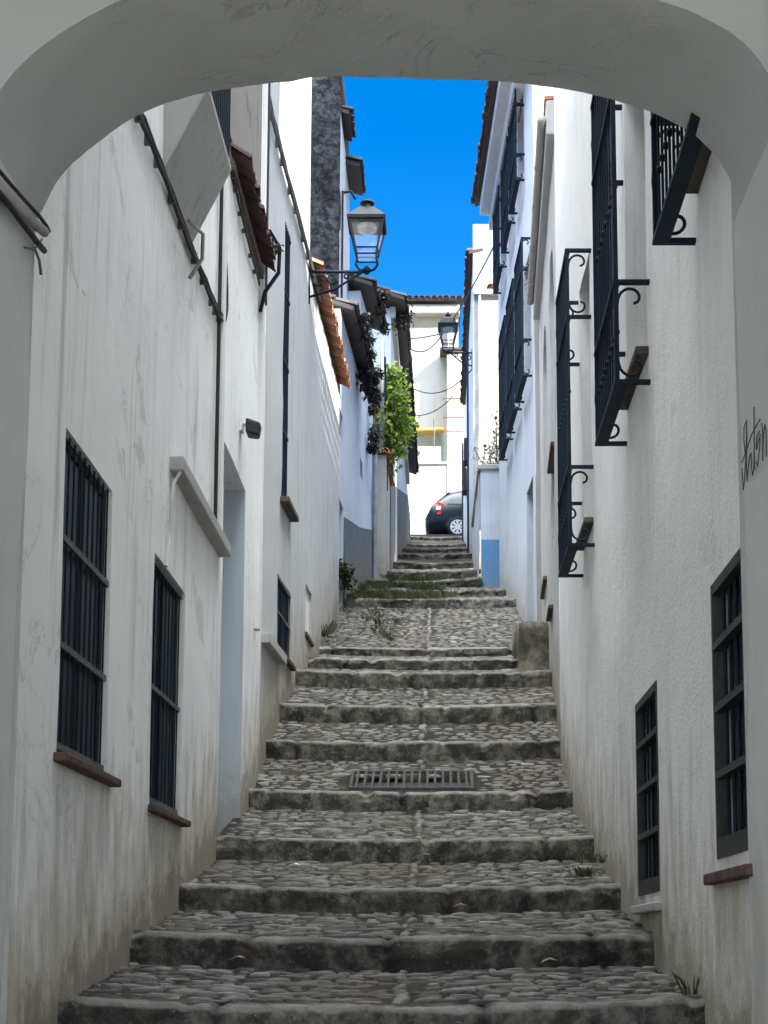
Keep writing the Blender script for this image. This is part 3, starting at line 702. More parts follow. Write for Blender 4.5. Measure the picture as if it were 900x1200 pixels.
# ---------------------------------------------------------------- LEFT: blue-shadowed house with overgrown eaves
hb = empty('overgrown_house', (-1.35, 23.5, 5.6), 'white house in blue shade on the left with grey dado and dark overgrown eaves', 'house')
g1 = Facade((-1.49, 21.31), (-1.335, 24.1), (1, 0)); g2 = Facade((-1.335, 24.102), (-1.19, 26.0), (1, 0))
d1 = g1.rect((394, 585), (402, 585), (394, 690), (402, 690)); d1 = (max(.12, d1[0]), d1[1], 4.4, d1[3])
o1 = g1.rect((397, 478), (402, 485), (397, 512), (402, 516))
b = MB(); g1.wall(b, 3.5, 9.7, [d1, o1], back=4); b.build('wall', M['wall_shade'], hb)
dd = MB(); g1.box(dd, d1[0], d1[1], -.21, -.17, 4.4, d1[3]); dd.build('door', M['frame'], hb); plain_opening(hb, g1, o1, .22)
o2 = g2.rect((412, 512), (417, 520), (412, 538), (417, 542)); o2 = (max(.1, o2[0]), max(.5, o2[1]), o2[2], o2[3])
b = MB(); g2.wall(b, 4.5, 11.3, [o2], back=3.5); b.build('wall', M['wall_shade'], hb); plain_opening(hb, g2, o2, .22)
b = MB()
for fc_, s0_, s1_, hA, hB in ((g1, d1[1] + .1, g1.L, 6.6, 7.05), (g2, 0, g2.L, 7.05, 7.55)):
    b.hexa([fc_.p(s0_, -.01, 3.6), fc_.p(s1_, -.01, 3.6), fc_.p(s1_, .018, 3.6), fc_.p(s0_, .018, 3.6), fc_.p(s0_, -.01, hA), fc_.p(s1_, -.01, hB), fc_.p(s1_, .018, hB), fc_.p(s0_, .018, hA)])
b.build('dado', M['dado'], hb)
eave(hb, g1, .1, g1.L + .1, 9.75, .26, 'tiledark', .085, 3, .35, 12, 1.0)
eave(hb, g2, -.15, g2.L - .1, 11.35, .28, 'tiledark', .085, 3, .35, 13, 1.0)
b = MB(); b.tube([g2.p(g2.L - .12, .06, h) for h in (5.9, 7.5, 9.3)], .04, 8); b.build('drainpipe', M['galv'], hb)

# ---------------------------------------------------------------- LEFT: upper house with garden wall and vine
gw = empty('garden_wall', (-1.05, 26.6, 6.6), 'short white garden wall end with terracotta coping below the green vine', 'wall')
q1 = Facade((-1.19, 26.05), (-.94, 26.05), (0, -1)); q2 = Facade((-.94, 26.05), (-.93, 28.0), (1, 0))
b = MB(); q1.wall(b, 5.5, 9.0, back=0, amp=.02); q2.wall(b, 5.5, 9.0, back=.4, ends=False); b.quad((-1.19, 26.05, 9), (-.94, 26.05, 9), (-.93, 28, 9), (-1.35, 28, 9)); b.build('wall', M['wall_far'], gw)
b = MB(); barrels(b, q1, -.02, .30, 9.02, .1, .075, .5, .3, .25, 21); barrels(b, q2, 0, 1.9, 9.02, .08, .08, .4, .3, .25, 22); b.build('coping_tiles', M['tile'], gw)
hv = empty('upper_left_house', (-.9, 34, 8.5), 'white house with dark grey dado beside the top flight, behind the green vine', 'house')
v1 = Facade((-.93, 28.002), (-.81, 42.3), (1, 0)); v0 = Facade((-4, 28.0), (-.932, 28.0), (0, -1))
b = MB(); v1.wall(b, 6.0, 12.75, back=4, ends=False, step=.5); v0.wall(b, 6.0, 12.75, back=0, step=.5); b.build('wall', M['wall_shade'], hv)
b = MB()
for i in range(20):
    s0 = v1.L * i / 20; s1 = v1.L * (i + 1) / 20; h = 9.1 + (s0 / v1.L) * 4.2; h = min(h, 12.4)
    b.hexa([v1.p(s0, -.01, 6.5), v1.p(s1, -.01, 6.5), v1.p(s1, .016, 6.5), v1.p(s0, .016, 6.5), v1.p(s0, -.01, h), v1.p(s1, -.01, h + .2), v1.p(s1, .016, h + .2), v1.p(s0, .016, h)])
b.build('dado', M['dado'], hv)
eave(hv, v1, -.25, v1.L * .75, 12.85, .34, 'tiledark', .085, 3.5, .35, 31, 1.0)
b = MB(); v1.box(b, -.02, v1.L * .75, -.02, .09, 12.55, 12.78); b.build('cornice', M['trim'], hv)

po = empty('metal_pole', (-1.03, 26.3, 9.0), 'grey metal pole strapped to the wall in front of the vine', 'pole')
b = MB(); b.tube([(-1.03, 26.3, 8.9), (-1.03, 26.3, 11.35)], .045, 10); b.build('tube', M['galv'], po, smooth=True)
b = MB(); b.box((-1.3, 26.27, 9.35), (-.95, 26.33, 9.41)); b.box((-1.3, 26.27, 10.3), (-.97, 26.33, 10.35)); b.tube([(-.93, 26.3, 8.4), (-.95, 26.3, 9.5), (-.98, 26.28, 11.0)], .02, 6); b.build('clamp', M['cable'], po)

# ---------------------------------------------------------------- RIGHT: near white house with three iron rejas
hr = empty('roughcast_house', (1.24, 10, .4), 'white roughcast house at the lower right with tall iron window grilles', 'house')
e1 = Facade((1.24, 5.55), (1.25, 14.5), (-1, 0))
r1 = e1.rect((868, 642), (832, 690), (882, 985), (843, 1005)); r1 = (.12, r1[1], r1[2] - .02, r1[3])
r2 = e1.rect((768, 797), (744, 830), (776, 1042), (750, 1052))
G = []
for (fb_, nb_, top) in (((816, 283), None, 2.35), ((735, 526), (762, 441), 2.35), ((683, 680), (697, 633), 2.45)):
    sf, hf = e1.on(*fb_); sn, hn = e1.on(*nb_) if nb_ else (sf - 1.05, hf)
    hh = (hf + hn) / 2; G.append((sn, sf, hh, hh + top))
ops = [r1 + (.1,), r2 + (.1,)] + [(g_[0] + .1, g_[1] - .1, g_[2] + .25, g_[3] + .05, .2) for g_ in G]
ops[2] = (.05, ops[2][1], ops[2][2], ops[2][3], .2)
b = MB(); e1.wall(b, -2.2, 10.4, ops, .2, back=5); b.build('wall', M['wall_r'], hr)
for rc, n_ in ((r1, 4), (r2, 4)):
    s0, s1, h0, h1 = rc; t = .055; fbm = MB(); d0 = -.05
    for a in [(s0, s1, h1 - .05, h1), (s0, s1, h0, h0 + .09), (s1 - .03, s1, h0 + .09, h1 - .05), (s0, s0 + .03, h0 + .09, h1 - .05)] + [(s0 + .03, s1 - .03, h0 + (h1 - h0) * q - .017, h0 + (h1 - h0) * q + .017) for q in (.30, .54, .77)]:
        e1.box(fbm, a[0], a[1], d0, d0 + .055, a[2], a[3])
    w = fbm.build('window', M['framegrey'], hr)
    p = MB(); e1.box(p, s0, s1, -.099, -.085, h0, h1); p.build('pane', M['pane'], w)
    g = MB()
    for i in range(1, n_ + 2):
        s = s0 + (s1 - s0) * i / (n_ + 2); g.tube([e1.p(s, d0 + .02, h0 + .02), e1.p(s, d0 + .02, h1 - .02)], .009, 6)
    g.build('grille', M['iron'], w)
    sill(e1, w, s0 - .05, s1 + (.10 if rc is r1 else .02), h0 - .06, .05, .05, 'clay' if rc is r1 else 'trim')
for i, (s0, s1, h0, h1) in enumerate(G):
    o = ops[2 + i]; plain_opening(hr, e1, o, .2)
    reja(hr, e1, s0, s1, h0, h1, .205)
    sill(e1, hr, o[0] - .05, o[1] + .02, o[2] - .005, .075, .05, 'darksill')
b = MB(); roof_slab(b, e1, 0, e1.L, 10.45, .25, 5, .3, .1); b.build('roof', M['tile'], hr)
b = MB(); b.box((1.262, 5.62, 10.56), (3.3, 10.8, 14.2)); b.build('shade_block', M['wall_far'], hr)  # unseen block added to keep sun off the opposite wall

# ---------------------------------------------------------------- RIGHT: lower house with cornice, arched niches and roof terrace
hc = empty('niche_house', (1.33, 17, 3), 'white house with a gutter and tall arched niches after the iron grilles on the right', 'house')
c1 = Facade((1.25, 14.502), (1.42, 19.25), (-1, 0))
nA = c1.on(648, 225); nB = c1.on(637, 350)
niches = [(c1.on(651, 500)[0] - .1, c1.on(651, 500)[0] + .75, 4.55, 7.9, .12), (c1.on(638, 420)[0] - .1, c1.on(638, 420)[0] + .8, 5.2, 7.9, .12)]
niches = [(.55, 1.45, 4.4, 7.7, .14), (2.5, 3.5, 5.0, 7.7, .14)]
b = MB(); c1.wall(b, -.5, 8.95, niches, .14, back=4); b.build('wall', M['wall_dimmed'], hc)
for n_ in niches:       # arched heads fill the niche corners
    b = MB(); cx = (n_[0] + n_[1]) / 2; rr = (n_[1] - n_[0]) / 2
    for sgn in (-1, 1):
        pts = [c1.p(cx + sgn * rr, -.139, n_[3])] + [c1.p(cx + sgn * rr * math.sin(a), -.139, n_[3] - rr * 1.0 + rr * math.cos(a)) for a in [math.pi / 2 * q / 8 for q in range(9)]][::1]
        b.prism(pts, c1.n * .139)
    b.build('niche_arch', M['wall_dimmed'], hc)
for sa, sb, hh in ((.50, 1.45, 5.32), (2.9, 3.95, 4.46), (1.45, 2.15, 3.76)):
    b = MB(); c1.box(b, sa, sb, -.16, .05, hh - .03, hh + .02); b.build('slate_ledge', M['darksill'], hc, bevel=.01)
b = MB()
for q in range(22): c1.box(b, q * .215, q * .215 + .11, -.76, -.68, 8.96, 10.5)
for q in range(8): c1.box(b, 0, c1.L, -.757, -.683, 8.98 + q * .21, 9.07 + q * .21)
b.build('terrace_lattice', M['whitetrim'], hc)
b = MB(); c1.box(b, -.0, c1.L - .1, -.02, .085, 8.55, 8.95); b.build('cornice', M['wall_dimmed'], hc, bevel=.02)
b = MB(); b.tube([c1.p(s, .13, 8.72 + mn.noise(Vector((s * 2, 0, 0))) * .02) for s in [(c1.L - .3) * q / 16 for q in range(17)]], .048, 8)
for q in range(1, 5): b.tube([c1.p(c1.L * q / 5 - .03, .13, 8.72), c1.p(c1.L * q / 5 + .03, .13, 8.72)], .056, 8)
b.build('gutter', M['gutter'], hc, smooth=True)
b = MB(); c1.box(b, 0, c1.L - .05, -.15, .10, 8.952, 8.99); b.build('terrace_edge', M['tile'], hc)
def potted(x, y, seed, label, sz=1.0, urn=True):
    s, h = c1.on(x, y, -.02); base = c1.p(s, .02, 8.99); o = empty('flower_pot', base, label, 'plant pot')
    b = MB()
    pr = [(.07, 0), (.09, .02), (.06, .05), (.12, .16), (.15, .26), (.13, .30), (.16, .33), (.15, .35)] if urn else [(.09, 0), (.13, .24), (.15, .25), (.15, .29), (.12, .29)]
    b.lathe(base, [(r * sz, z * sz) for r, z in pr], 14); b.build('pot', M['gutter' if urn else 'tile'], o, smooth=True)
    g = random.Random(seed); l = MB()
    for i in range(70):
        u = Vector((g.gauss(0, .1), g.gauss(0, .12), abs(g.gauss(.12, .12)))) * sz; leaf(l, base + Vector((0, 0, .32 * sz)) + u, g.uniform(.03, .06) * sz, g)
    l.build('foliage', M['weed'], o)
def leaf(mb, c, s, g, aspect=.55, down=0):
    a = g.uniform(0, 2 * math.pi); e = g.uniform(-.9, .5) - down
    d = Vector((math.cos(a) * math.cos(e), math.sin(a) * math.cos(e), math.sin(e))); sd = d.cross(Vector((g.uniform(-.4, .4), g.uniform(-.4, .4), 1))).normalized(); up = sd.cross(d)
    w = s * aspect
    mb.add([c, c + d * s * .5 + sd * w * .5 + up * s * .08, c + d * s, c + d * s * .5 - sd * w * .5 + up * s * .08], ((0, 1, 2, 3),))
potted(630, 205, 1, 'grey urn with sparse leaves on the terrace edge at the upper right', 1.0)
potted(626, 265, 2, 'terracotta pot with plant on the terrace edge past the grey urn', 1.0, False)

# ---------------------------------------------------------------- RIGHT: tall house in blue shade with stacked rejas
hz = empty('tall_shaded_house', (1.25, 22, 5), 'tall white house in blue shade with stacked iron window grilles and deep eaves', 'house')
t1 = Facade((1.36, 19.3), (1.10, 24.7), (-1, 0)); t0 = Facade((1.362, 19.3), (5.4, 19.3), (0, -1))
GR = []
for hb_, pos in ((7.95, (.35, 1.65, 2.95)), (11.3, (1.1, 2.4, 3.9))):
    for s in pos: GR.append((s, s + 1.0, hb_, hb_ + 2.05 if hb_ < 10 else hb_ + 1.55))
ops = [(g_[0] + .1, g_[1] - .1, g_[2] + .2, g_[3] - .1, .2) for g_ in GR]
db = t1.rect((617, 560), (610, 560), (615, 690), (608, 690)); db = (.35, 1.2, 4.0, 6.5, .2)
b = MB(); t1.wall(b, 3.0, 13.3, ops + [db], .2, back=4.2, ends=False); b.build('wall', M['wall_shade'], hz)
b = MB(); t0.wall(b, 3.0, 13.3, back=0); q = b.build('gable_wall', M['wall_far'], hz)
b = MB(); b.box((2.2, 18.8, 13.0), (5.4, 25.5, 17.2)); b.build('shade_block', M['wall_far'], hz)  # unseen block added to shade the dark gable across the street
dd = MB(); t1.box(dd, db[0], db[1], -.19, -.15, 4.0, db[3]); dd.build('door', M['shutter'], hz)
for o in ops: plain_opening(hz, t1, o, .2)
for g_ in GR: reja(hz, t1, *g_, .14)
b = MB(); t1.box(b, -.05, t1.L + .05, -.02, .16, 12.75, 13.05); t1.box(b, -.05, t1.L + .1, -.02, .32, 13.052, 13.28); b.build('cornice', M['wall_shade'], hz)
eave(hz, t1, -.05, t1.L + .25, 13.33, .46, 'tilemaroon', .085, 4, .3, 41, 1.2)

# ---------------------------------------------------------------- RIGHT: planter, rose bush
pb = empty('raised_planter', (.95, 26, 6.2), 'raised white planter with bright blue base holding the rose bush', 'planter')
p0 = Facade((.775, 25.0), (1.25, 25.0), (0, -1)); p1 = Facade((.775, 25.0), (.74, 28.6), (-1, 0))
b = MB(); p0.wall(b, 5.2, 8.36, back=0, amp=.015, step=.15); p1.wall(b, 5.2, 8.36, back=0, amp=.02); b.quad((.775, 25, 8.3), (1.6, 25, 8.3), (1.6, 28.6, 8.3), (.74, 28.6, 8.3)); b.build('wall', M['wall_shade'], pb)
b = MB(); p0.box(b, .012, p0.L, -.01, .035, 5.3, 7.08); b.build('dado', M['bluepaint'], pb)
b = MB(); p0.box(b, -.04, p0.L, -.25, .05, 8.362, 8.46); p1.box(b, .06, p1.L, -.2, .05, 8.362, 8.46); b.build('coping', M['trim'], pb, bevel=.015)
rb = empty('rose_bush', (1.0, 25.5, 8.4), 'sparse rose bush with small red blooms growing above the white planter', 'shrub')
g = random.Random(5); l = MB(); st = MB(); fl = MB()
for i in range(16):
    x0, y0_ = g.uniform(.85, 1.35), g.uniform(25.2, 26.2); pts = [Vector((x0, y0_, 8.35))]; hh = g.uniform(.55, 1.15)
    dx, dy = g.uniform(-.25, .2), g.uniform(-.2, .2)
    for q in range(1, 7): pts.append(Vector((x0 + dx * (q / 6) ** 1.5, y0_ + dy * q / 6, 8.35 + hh * q / 6)))
    st.tube(pts, .007, 4)
    for p in pts[1:]:
        for q in range(9): leaf(l, p + Vector((g.gauss(0, .06), g.gauss(0, .06), g.gauss(0, .07))), g.uniform(.04, .075), g, .6)
    if i % 4 == 0: fl.lathe(pts[-1], [(.005, -.03), (.035, 0), (.03, .03), (.01, .035)], 7)
l.build('foliage', M['rose'], rb); st.build('stem', M['stem'], rb); fl.build('bloom', M['petal'], rb)

# ---------------------------------------------------------------- RIGHT: upper sunlit house
hu = empty('sunlit_house', (2.0, 33, 9), 'sunlit white house beyond the rose bush with narrow shaded side along the top flight', 'house')
u0 = Facade((.785, 30.0), (4.6, 30.0), (0, -1)); u1 = Facade((.785, 30.0), (.81, 43.0), (-1, 0))
b = MB(); u0.wall(b, 6.5, 15.6, back=0, amp=.03); b.quad(*[Vector(p) for p in ((4.6, 30, 6.5), (4.6, 43, 6.5), (4.6, 43, 15.6), (4.6, 30, 15.6))]); b.quad(*[Vector(p) for p in ((.81, 43, 6.5), (4.6, 43, 6.5), (4.6, 43, 15.6), (.81, 43, 15.6))]); b.build('wall', M['wall_far'], hu)
b = MB(); u1.wall(b, 6.5, 15.0, back=0, step=.5); b.build('side_wall', M['wall_shade'], hu)
b = MB(); u0.box(b, .02, 3.8, -.02, .10, 13.95, 14.06); b.build('ledge', M['gutter'], hu)
b = MB(); barrels(b, u0, .3, 2.2, 14.08, .13, .08, .3, .3, .25, 51); b.build('ledge_tiles', M['tile'], hu)
eave(hu, u1, .0, 9.0, 14.95, .15, 'tilemaroon', .085, 3.8, .2, 52, 1.0)
b = MB(); b.tube([u0.p(.14, .05, 9.5), u0.p(.14, .05, 14.0), ], .03, 8); b.build('drainpipe', M['pipewhite'], hu)
for s, h in ((6.0, 12.6), (7.2, 12.2), (9.5, 13.2)):
    b = MB(); u1.box(b, s, s + .5, .0, .10, h - .3, h + .3); b.build('meter_box', M['cable'], hu)
b = MB(); b.tube([u1.p(3.5, .05, 8.6), u1.p(3.5, .05, 14.7)], .028, 6); b.build('drainpipe', M['shutter'], hu); b = MB(); b.tube([u1.p(11.5, .05, 11), u1.p(11.5, .05, 14.7)], .028, 6); b.build('drainpipe', M['shutter'], hu)

# ---------------------------------------------------------------- TOP OF THE STREET
rt = empty('retaining_wall', (-.3, 48, 12.6), 'low white garden wall behind the parked car at the top of the street', 'wall')
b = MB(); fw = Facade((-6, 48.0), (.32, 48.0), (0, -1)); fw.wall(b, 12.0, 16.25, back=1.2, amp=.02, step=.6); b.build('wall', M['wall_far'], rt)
b = MB(); fw.box(b, -.1, fw.L + .05, -.3, .06, 16.252, 16.33); b.build('coping', M['trim'], rt)
b = MB(); b.tube([(.30, 48.2, 16.3), (.30, 48.2, 17.7)], .03, 6); b.tube([(-.1, 48.9, 16.9), (-.1, 48.9, 18.2)], .025, 6); b.build('post', M['greendoor'], rt)
b = MB(); b.box((.14, 48.3, 15.4), (.28, 48.36, 17.5)); b.build('gate', M['greendoor'], rt)
fh = empty('far_white_house', (-.6, 50.5, 13), 'big white house closing the street under a tiled eave and blue sky', 'house')
x0 = Facade((-7, 50.2), (.78, 50.2), (0, -1))
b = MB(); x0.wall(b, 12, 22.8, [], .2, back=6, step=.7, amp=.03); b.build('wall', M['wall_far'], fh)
b = MB(); x0.box(b, -.05, x0.L + .05, -.02, .40, 22.5, 22.85); b.build('cornice', M['wall_far'], fh, bevel=.05)
eave(fh, x0, -.1, x0.L + .12, 22.95, .62, 'tilemaroon', .10, 6, .25, 61, .9)
b = MB(); x0.box(b, 6.2, 7.45, .02, .5, 18.08, 18.20); b.build('awning', M['yellow'], fh, bevel=.03)
b = MB(); b.tube([x0.p(7.40, .12, 18.2), x0.p(7.40, .12, 22.4)], .055, 8); b.build('drainpipe', M['galv'], fh)
b = MB(); x0.box(b, 5.6, 7.3, .0, .9, 16.6, 16.72); x0.box(b, 5.6, 7.3, .86, .9, 16.72, 17.35); b.build('terrace', M['stonewall'], fh)
sw = empty('rubble_house', (2, 49.7, 13), 'pale rough rubble wall at the right end of the cross street', 'wall')
b = MB(); y0f = Facade((.36, 49.4), (7, 49.4), (0, -1)); y0f.wall(b, 12, 20.9, back=.75, amp=.09, step=.25); b.build('wall', M['stonewall'], sw)
b = MB(); roof_slab(b, y0f, -.25, 7, 20.95, .2, 1.0, .1); b.build('roof', M['tiledark'], sw)
for hh in (19.1, 18.4, 17.9):
    b = MB(); y0f.box(b, -.15, .6, .06, .09, hh, hh + .035); b.build('rail', M['redbar'], sw)

# ---------------------------------------------------------------- parked car
car = empty('parked_car', (-.36, 45.42, 12.70), 'dark hatchback parked across the top of the steps', 'car')
CO = Vector((-.36, 45.42, 12.70)); car.scale = (1.1, 1.1, 1.1)
sts = [(0.0, .36, .60, .70, .62, .60), (.05, .27, .72, .80, .76, .66), (.16, .24, .95, .84, .86, .70), (.30, .24, 1.08, .85, .93, .68), (.48, .24, 1.26, .85, .95, .63), (.72, .24, 1.43, .85, .96, .58), (1.0, .24, 1.49, .85, .96, .58), (1.6, .24, 1.52, .85, .95, .58),
       (2.2, .24, 1.47, .85, .93, .58), (2.6, .24, 1.25, .85, .92, .63), (2.95, .24, 1.02, .84, .88, .70), (3.5, .24, .92, .83, .82, .68), (3.85, .26, .78, .78, .70, .62), (4.02, .34, .60, .66, .55, .55)]
b = MB()
for (x, zb, zt, hw, belt, tw) in sts:
    ring = [(-hw * .92, zb), (-hw, zb + (belt - zb) * .4), (-hw, belt - .04 if zt > belt else (zb + zt) / 2), (-(hw + tw) / 2 if zt > belt + .05 else -hw * .97, (belt + zt) / 2 if zt > belt else zt - .05), (-tw * .96, zt - .03), (-tw * .6, zt)]
    ring = ring + [(-a_, z_) for a_, z_ in ring[::-1]]
    b.v += [CO + Vector((x, a_, z_)) for a_, z_ in ring]
m = 12
for i in range(len(sts) - 1):
    for j in range(m): b.f.append((i * m + j, i * m + (j + 1) % m, (i + 1) * m + (j + 1) % m, (i + 1) * m + j))
b.f += [tuple(range(m))[::-1], tuple((len(sts) - 1) * m + j for j in range(m))]
body = b.build('body', M['carpaint'], car, smooth=True)
for sy in (-1, 1):
    b = MB(); q = [(.62, .99), (.86, 1.34), (1.25, 1.40), (1.25, .98)]; b.prism([CO + Vector((x, sy * (.858 - (z - .95) * .62), z)) for x, z in q], (0, sy * .006, 0)); b.build('side_window', M['pane'], car)
    b = MB(); q = [(1.31, .98), (1.31, 1.41), (2.1, 1.40), (2.62, .99)]; b.prism([CO + Vector((x, sy * (.858 - (z - .95) * .62), z)) for x, z in q], (0, sy * .006, 0)); b.build('side_window', M['pane'], car)
    b = MB(); b.prism([CO + Vector((x, sy * y_, z)) for x, y_, z in ((.26, .78, .66), (.44, .856, .66), (.52, .85, 1.0), (.40, .76, 1.08), (.22, .72, .94))], (-.05, sy * .02, 0)); tl = b.build('tail_light', M['redlens'], car, bevel=.01)
    b = MB(); b.prism([CO + Vector((x, sy * y_, z)) for x, y_, z in ((.30, .83, .80), (.43, .885, .80), (.45, .885, .90), (.31, .83, .90))], (-.02, sy * .01, 0)); b.build('lens', M['clearlens'], tl)
    b = MB(); b.box(CO + Vector((1.05, sy * .852 - .012, .86)), CO + Vector((1.28, sy * .852 + .012, .89))); b.build('door_handle', M['chrome'], car)
    for wx in (.92, 3.2):
        c = CO + Vector((wx, sy * .76, .30)); b = MB(); n = 26; vs = []
        for r, y_ in ((.19, -.1), (.27, -.1), (.30, -.07), (.30, .09), (.27, .115), (.205, .105)):
            vs += [c + Vector((math.cos(j * 2 * math.pi / n) * r, sy * y_, math.sin(j * 2 * math.pi / n) * r)) for j in range(n)]
        b.add(vs, [(i * n + j, i * n + (j + 1) % n, (i + 1) * n + (j + 1) % n, (i + 1) * n + j) for i in range(5) for j in range(n)]); wh = b.build('wheel', M['rubber'], car, smooth=True)
        b = MB()
        ring = lambda r0, r1, y_: [(c + Vector((math.cos(a) * r0, sy * y_, math.sin(a) * r0)), c + Vector((math.cos(a) * r1, sy * y_, math.sin(a) * r1))) for a in [j * 2 * math.pi / n for j in range(n)]]
        for r0, r1 in ((.175, .21), (.0, .075)):
            rg = ring(r0, r1, .108)
            for j in range(n): b.quad(rg[j][0], rg[j][1], rg[(j + 1) % n][1], rg[(j + 1) % n][0])
        for j in range(8):
            a = j * math.pi / 4; u = Vector((math.cos(a), 0, math.sin(a))); v_ = Vector((-math.sin(a), 0, math.cos(a))); y_ = Vector((0, sy * .11, 0))
            b.quad(c + y_ + u * .06 + v_ * .022, c + y_ + u * .06 - v_ * .022, c + y_ + u * .19 - v_ * .045, c + y_ + u * .19 + v_ * .045)
        b.build('rim', M['alloy'], wh)
        b = MB(); rg = ring(.29, .36, .1)
        for j in range(n // 2): b.quad(rg[j][0], rg[j][1], rg[j + 1][1], rg[j + 1][0])
        b.build('wheel_arch', M['rubber'], car)
b = MB(); b.prism([CO + Vector((x, -.56, z)) for x, z in ((.335, 1.125), (.70, 1.42), (.69, 1.435), (.325, 1.14))], (0, 1.12, 0)); b.build('rear_window', M['pane'], car)
b = MB(); b.prism([CO + Vector((x, -.74, z)) for x, z in ((-.015, .58), (.04, .70), (.055, .70), (.0, .57))], (0, 1.48, 0)); b.build('bumper_trim', M['alloy'], car)
b = MB(); b.prism([CO + Vector((x, -.26, z)) for x, z in ((.06, .76), (.10, .87), (.11, .87), (.07, .76))], (0, .52, 0)); b.build('number_plate', M['plate'], car)

# ---------------------------------------------------------------- street lamps
def lamp(base, ctr, sc_, armdir, label, dome=False):
    """wall lantern: base on the wall, lantern centre ctr, bracket along armdir"""
    base, ctr = Vector(base), Vector(ctr); o = empty('street_lamp', base, label, 'street lamp', 'wall lanterns over the steps')
    h0 = ctr.z - .30 * sc_; hb_ = ctr.z + .10 * sc_; r0, r1 = .115 * sc_, .20 * sc_
    sq = lambda r, z: [Vector((ctr.x + a * r, ctr.y + b_ * r, z)) for a, b_ in ((-1, -1), (1, -1), (1, 1), (-1, 1))]
    b = MB(); lo, hi = sq(r0, h0), sq(r1, hb_)
    for p, q in zip(lo, hi): b.tube([p, q], .014 * sc_, 5)
    for rg in (lo, sq(r0 * 1.16, h0 + .07 * sc_)):
        for p, q in zip(rg, rg[1:] + rg[:1]): b.tube([p, q], .011 * sc_, 5)
    fr_ = b.build('lantern_frame', M['lampgrey'], o)
    b = MB(); i_ = .93
    lo, hi = sq(r0 * i_, h0 + .01), sq(r1 * i_, hb_ - .005)
    for j in range(4): b.quad(lo[j], lo[(j + 1) % 4], hi[(j + 1) % 4], hi[j])
    b.build('glass', M['glass'], fr_)
    b = MB()
    if not dome:
        b.add(sq(r1 * 1.12, hb_) + sq(r1 * 1.16, hb_ + .035 * sc_) + sq(r1 * .40, hb_ + .21 * sc_), [(0, 1, 2, 3)] + [(k_ * 4 + j, k_ * 4 + (j + 1) % 4, (k_ + 1) * 4 + (j + 1) % 4, (k_ + 1) * 4 + j) for k_ in (0, 1) for j in range(4)] + [(11, 10, 9, 8)])
        b.lathe((ctr.x, ctr.y, hb_ + .20 * sc_), [(.075 * sc_, 0), (.05 * sc_, .02 * sc_), (.045 * sc_, .07 * sc_), (.09 * sc_, .085 * sc_), (.08 * sc_, .105 * sc_), (.03 * sc_, .12 * sc_)], 12)
    else:
        b.add(sq(r1 * 1.1, hb_) + sq(r1 * 1.16, hb_ + .05 * sc_) + sq(r1 * .95, hb_ + .07 * sc_) + sq(r1 * .7, hb_ + .19 * sc_) + sq(r1 * .34, hb_ + .26 * sc_), [(0, 1, 2, 3)] + [(k_ * 4 + j, k_ * 4 + (j + 1) % 4, (k_ + 1) * 4 + (j + 1) % 4, (k_ + 1) * 4 + j) for k_ in range(4) for j in range(4)] + [(19, 18, 17, 16)])
        b.lathe((ctr.x, ctr.y, hb_ + .25 * sc_), [(.06 * sc_, 0), (.035 * sc_, .04 * sc_), (.07 * sc_, .07 * sc_), (.05 * sc_, .09 * sc_), (.015 * sc_, .15 * sc_)], 10)
    b.build('lantern_roof', M['lampgrey'], o)
    b = MB(); b.lathe((ctr.x, ctr.y, hb_ - .09 * sc_), [(.03 * sc_, 0), (.11 * sc_, .03 * sc_), (.12 * sc_, .085 * sc_)], 12); b.build('lamp_socket', M['galv'], o)
    # bracket
    b = MB(); ad = Vector(armdir).normalized(); foot = Vector((ctr.x, ctr.y, h0 - .18 * sc_)); L = (Vector((foot.x, foot.y, 0)) - Vector((base.x, base.y, 0))).length
    w0 = foot - ad * L
    b.tube([w0, foot + ad * .03], .02 * sc_, 6); b.tube([w0 - Vector((0, 0, .32 * sc_)), w0 + ad * L * .45 - Vector((0, 0, .22 * sc_)), foot - ad * .05], .015 * sc_, 6)
    b.tube([w0 + Vector((0, 0, .1 * sc_)), w0 - Vector((0, 0, .4 * sc_))], .022 * sc_, 6)
    for sg in (-1, 1):
        pts = [foot, foot + Vector((sg * .09, 0, .03)) * sc_, foot + Vector((sg * .13, 0, .09)) * sc_, foot + Vector((sg * .115, 0, .18)) * sc_]; b.tube(pts, .016 * sc_, 6)
    for (t, zz, rr, tn) in ((.18, -.12, .10, 0), (.42, -.1, .075, 1.5), (.66, -.06, .045, .4)):
        c = w0 + ad * L * t + Vector((0, 0, zz * sc_)); b.tube([c + (ad * math.cos(a + tn) + Vector((0, 0, math.sin(a + tn)))) * rr * sc_ * (1 - a / 9) for a in [q * .42 for q in range(15)]], .012 * sc_, 5)
    b.lathe(foot - Vector((0, 0, .03)), [(.02 * sc_, 0), (.05 * sc_, .03 * sc_), (.05 * sc_, .06 * sc_), (.02 * sc_, .1 * sc_)], 10)
    b.build('bracket', M['iron'], o, smooth=True)
c = at(430, 276, 17.2); lamp((-1.60, 17.2, c.z - .48), c + Vector((0, 0, .02)), 1.04, (1, 0, 0), 'grey square lantern on an iron bracket by the orange tile eave')
c = at(525, 390, 31.0); lamp((.79, 31.0, c.z - .48), c, .98, (-1, 0, 0), 'dark domed lantern bracketed from the far right wall under the sky', True)

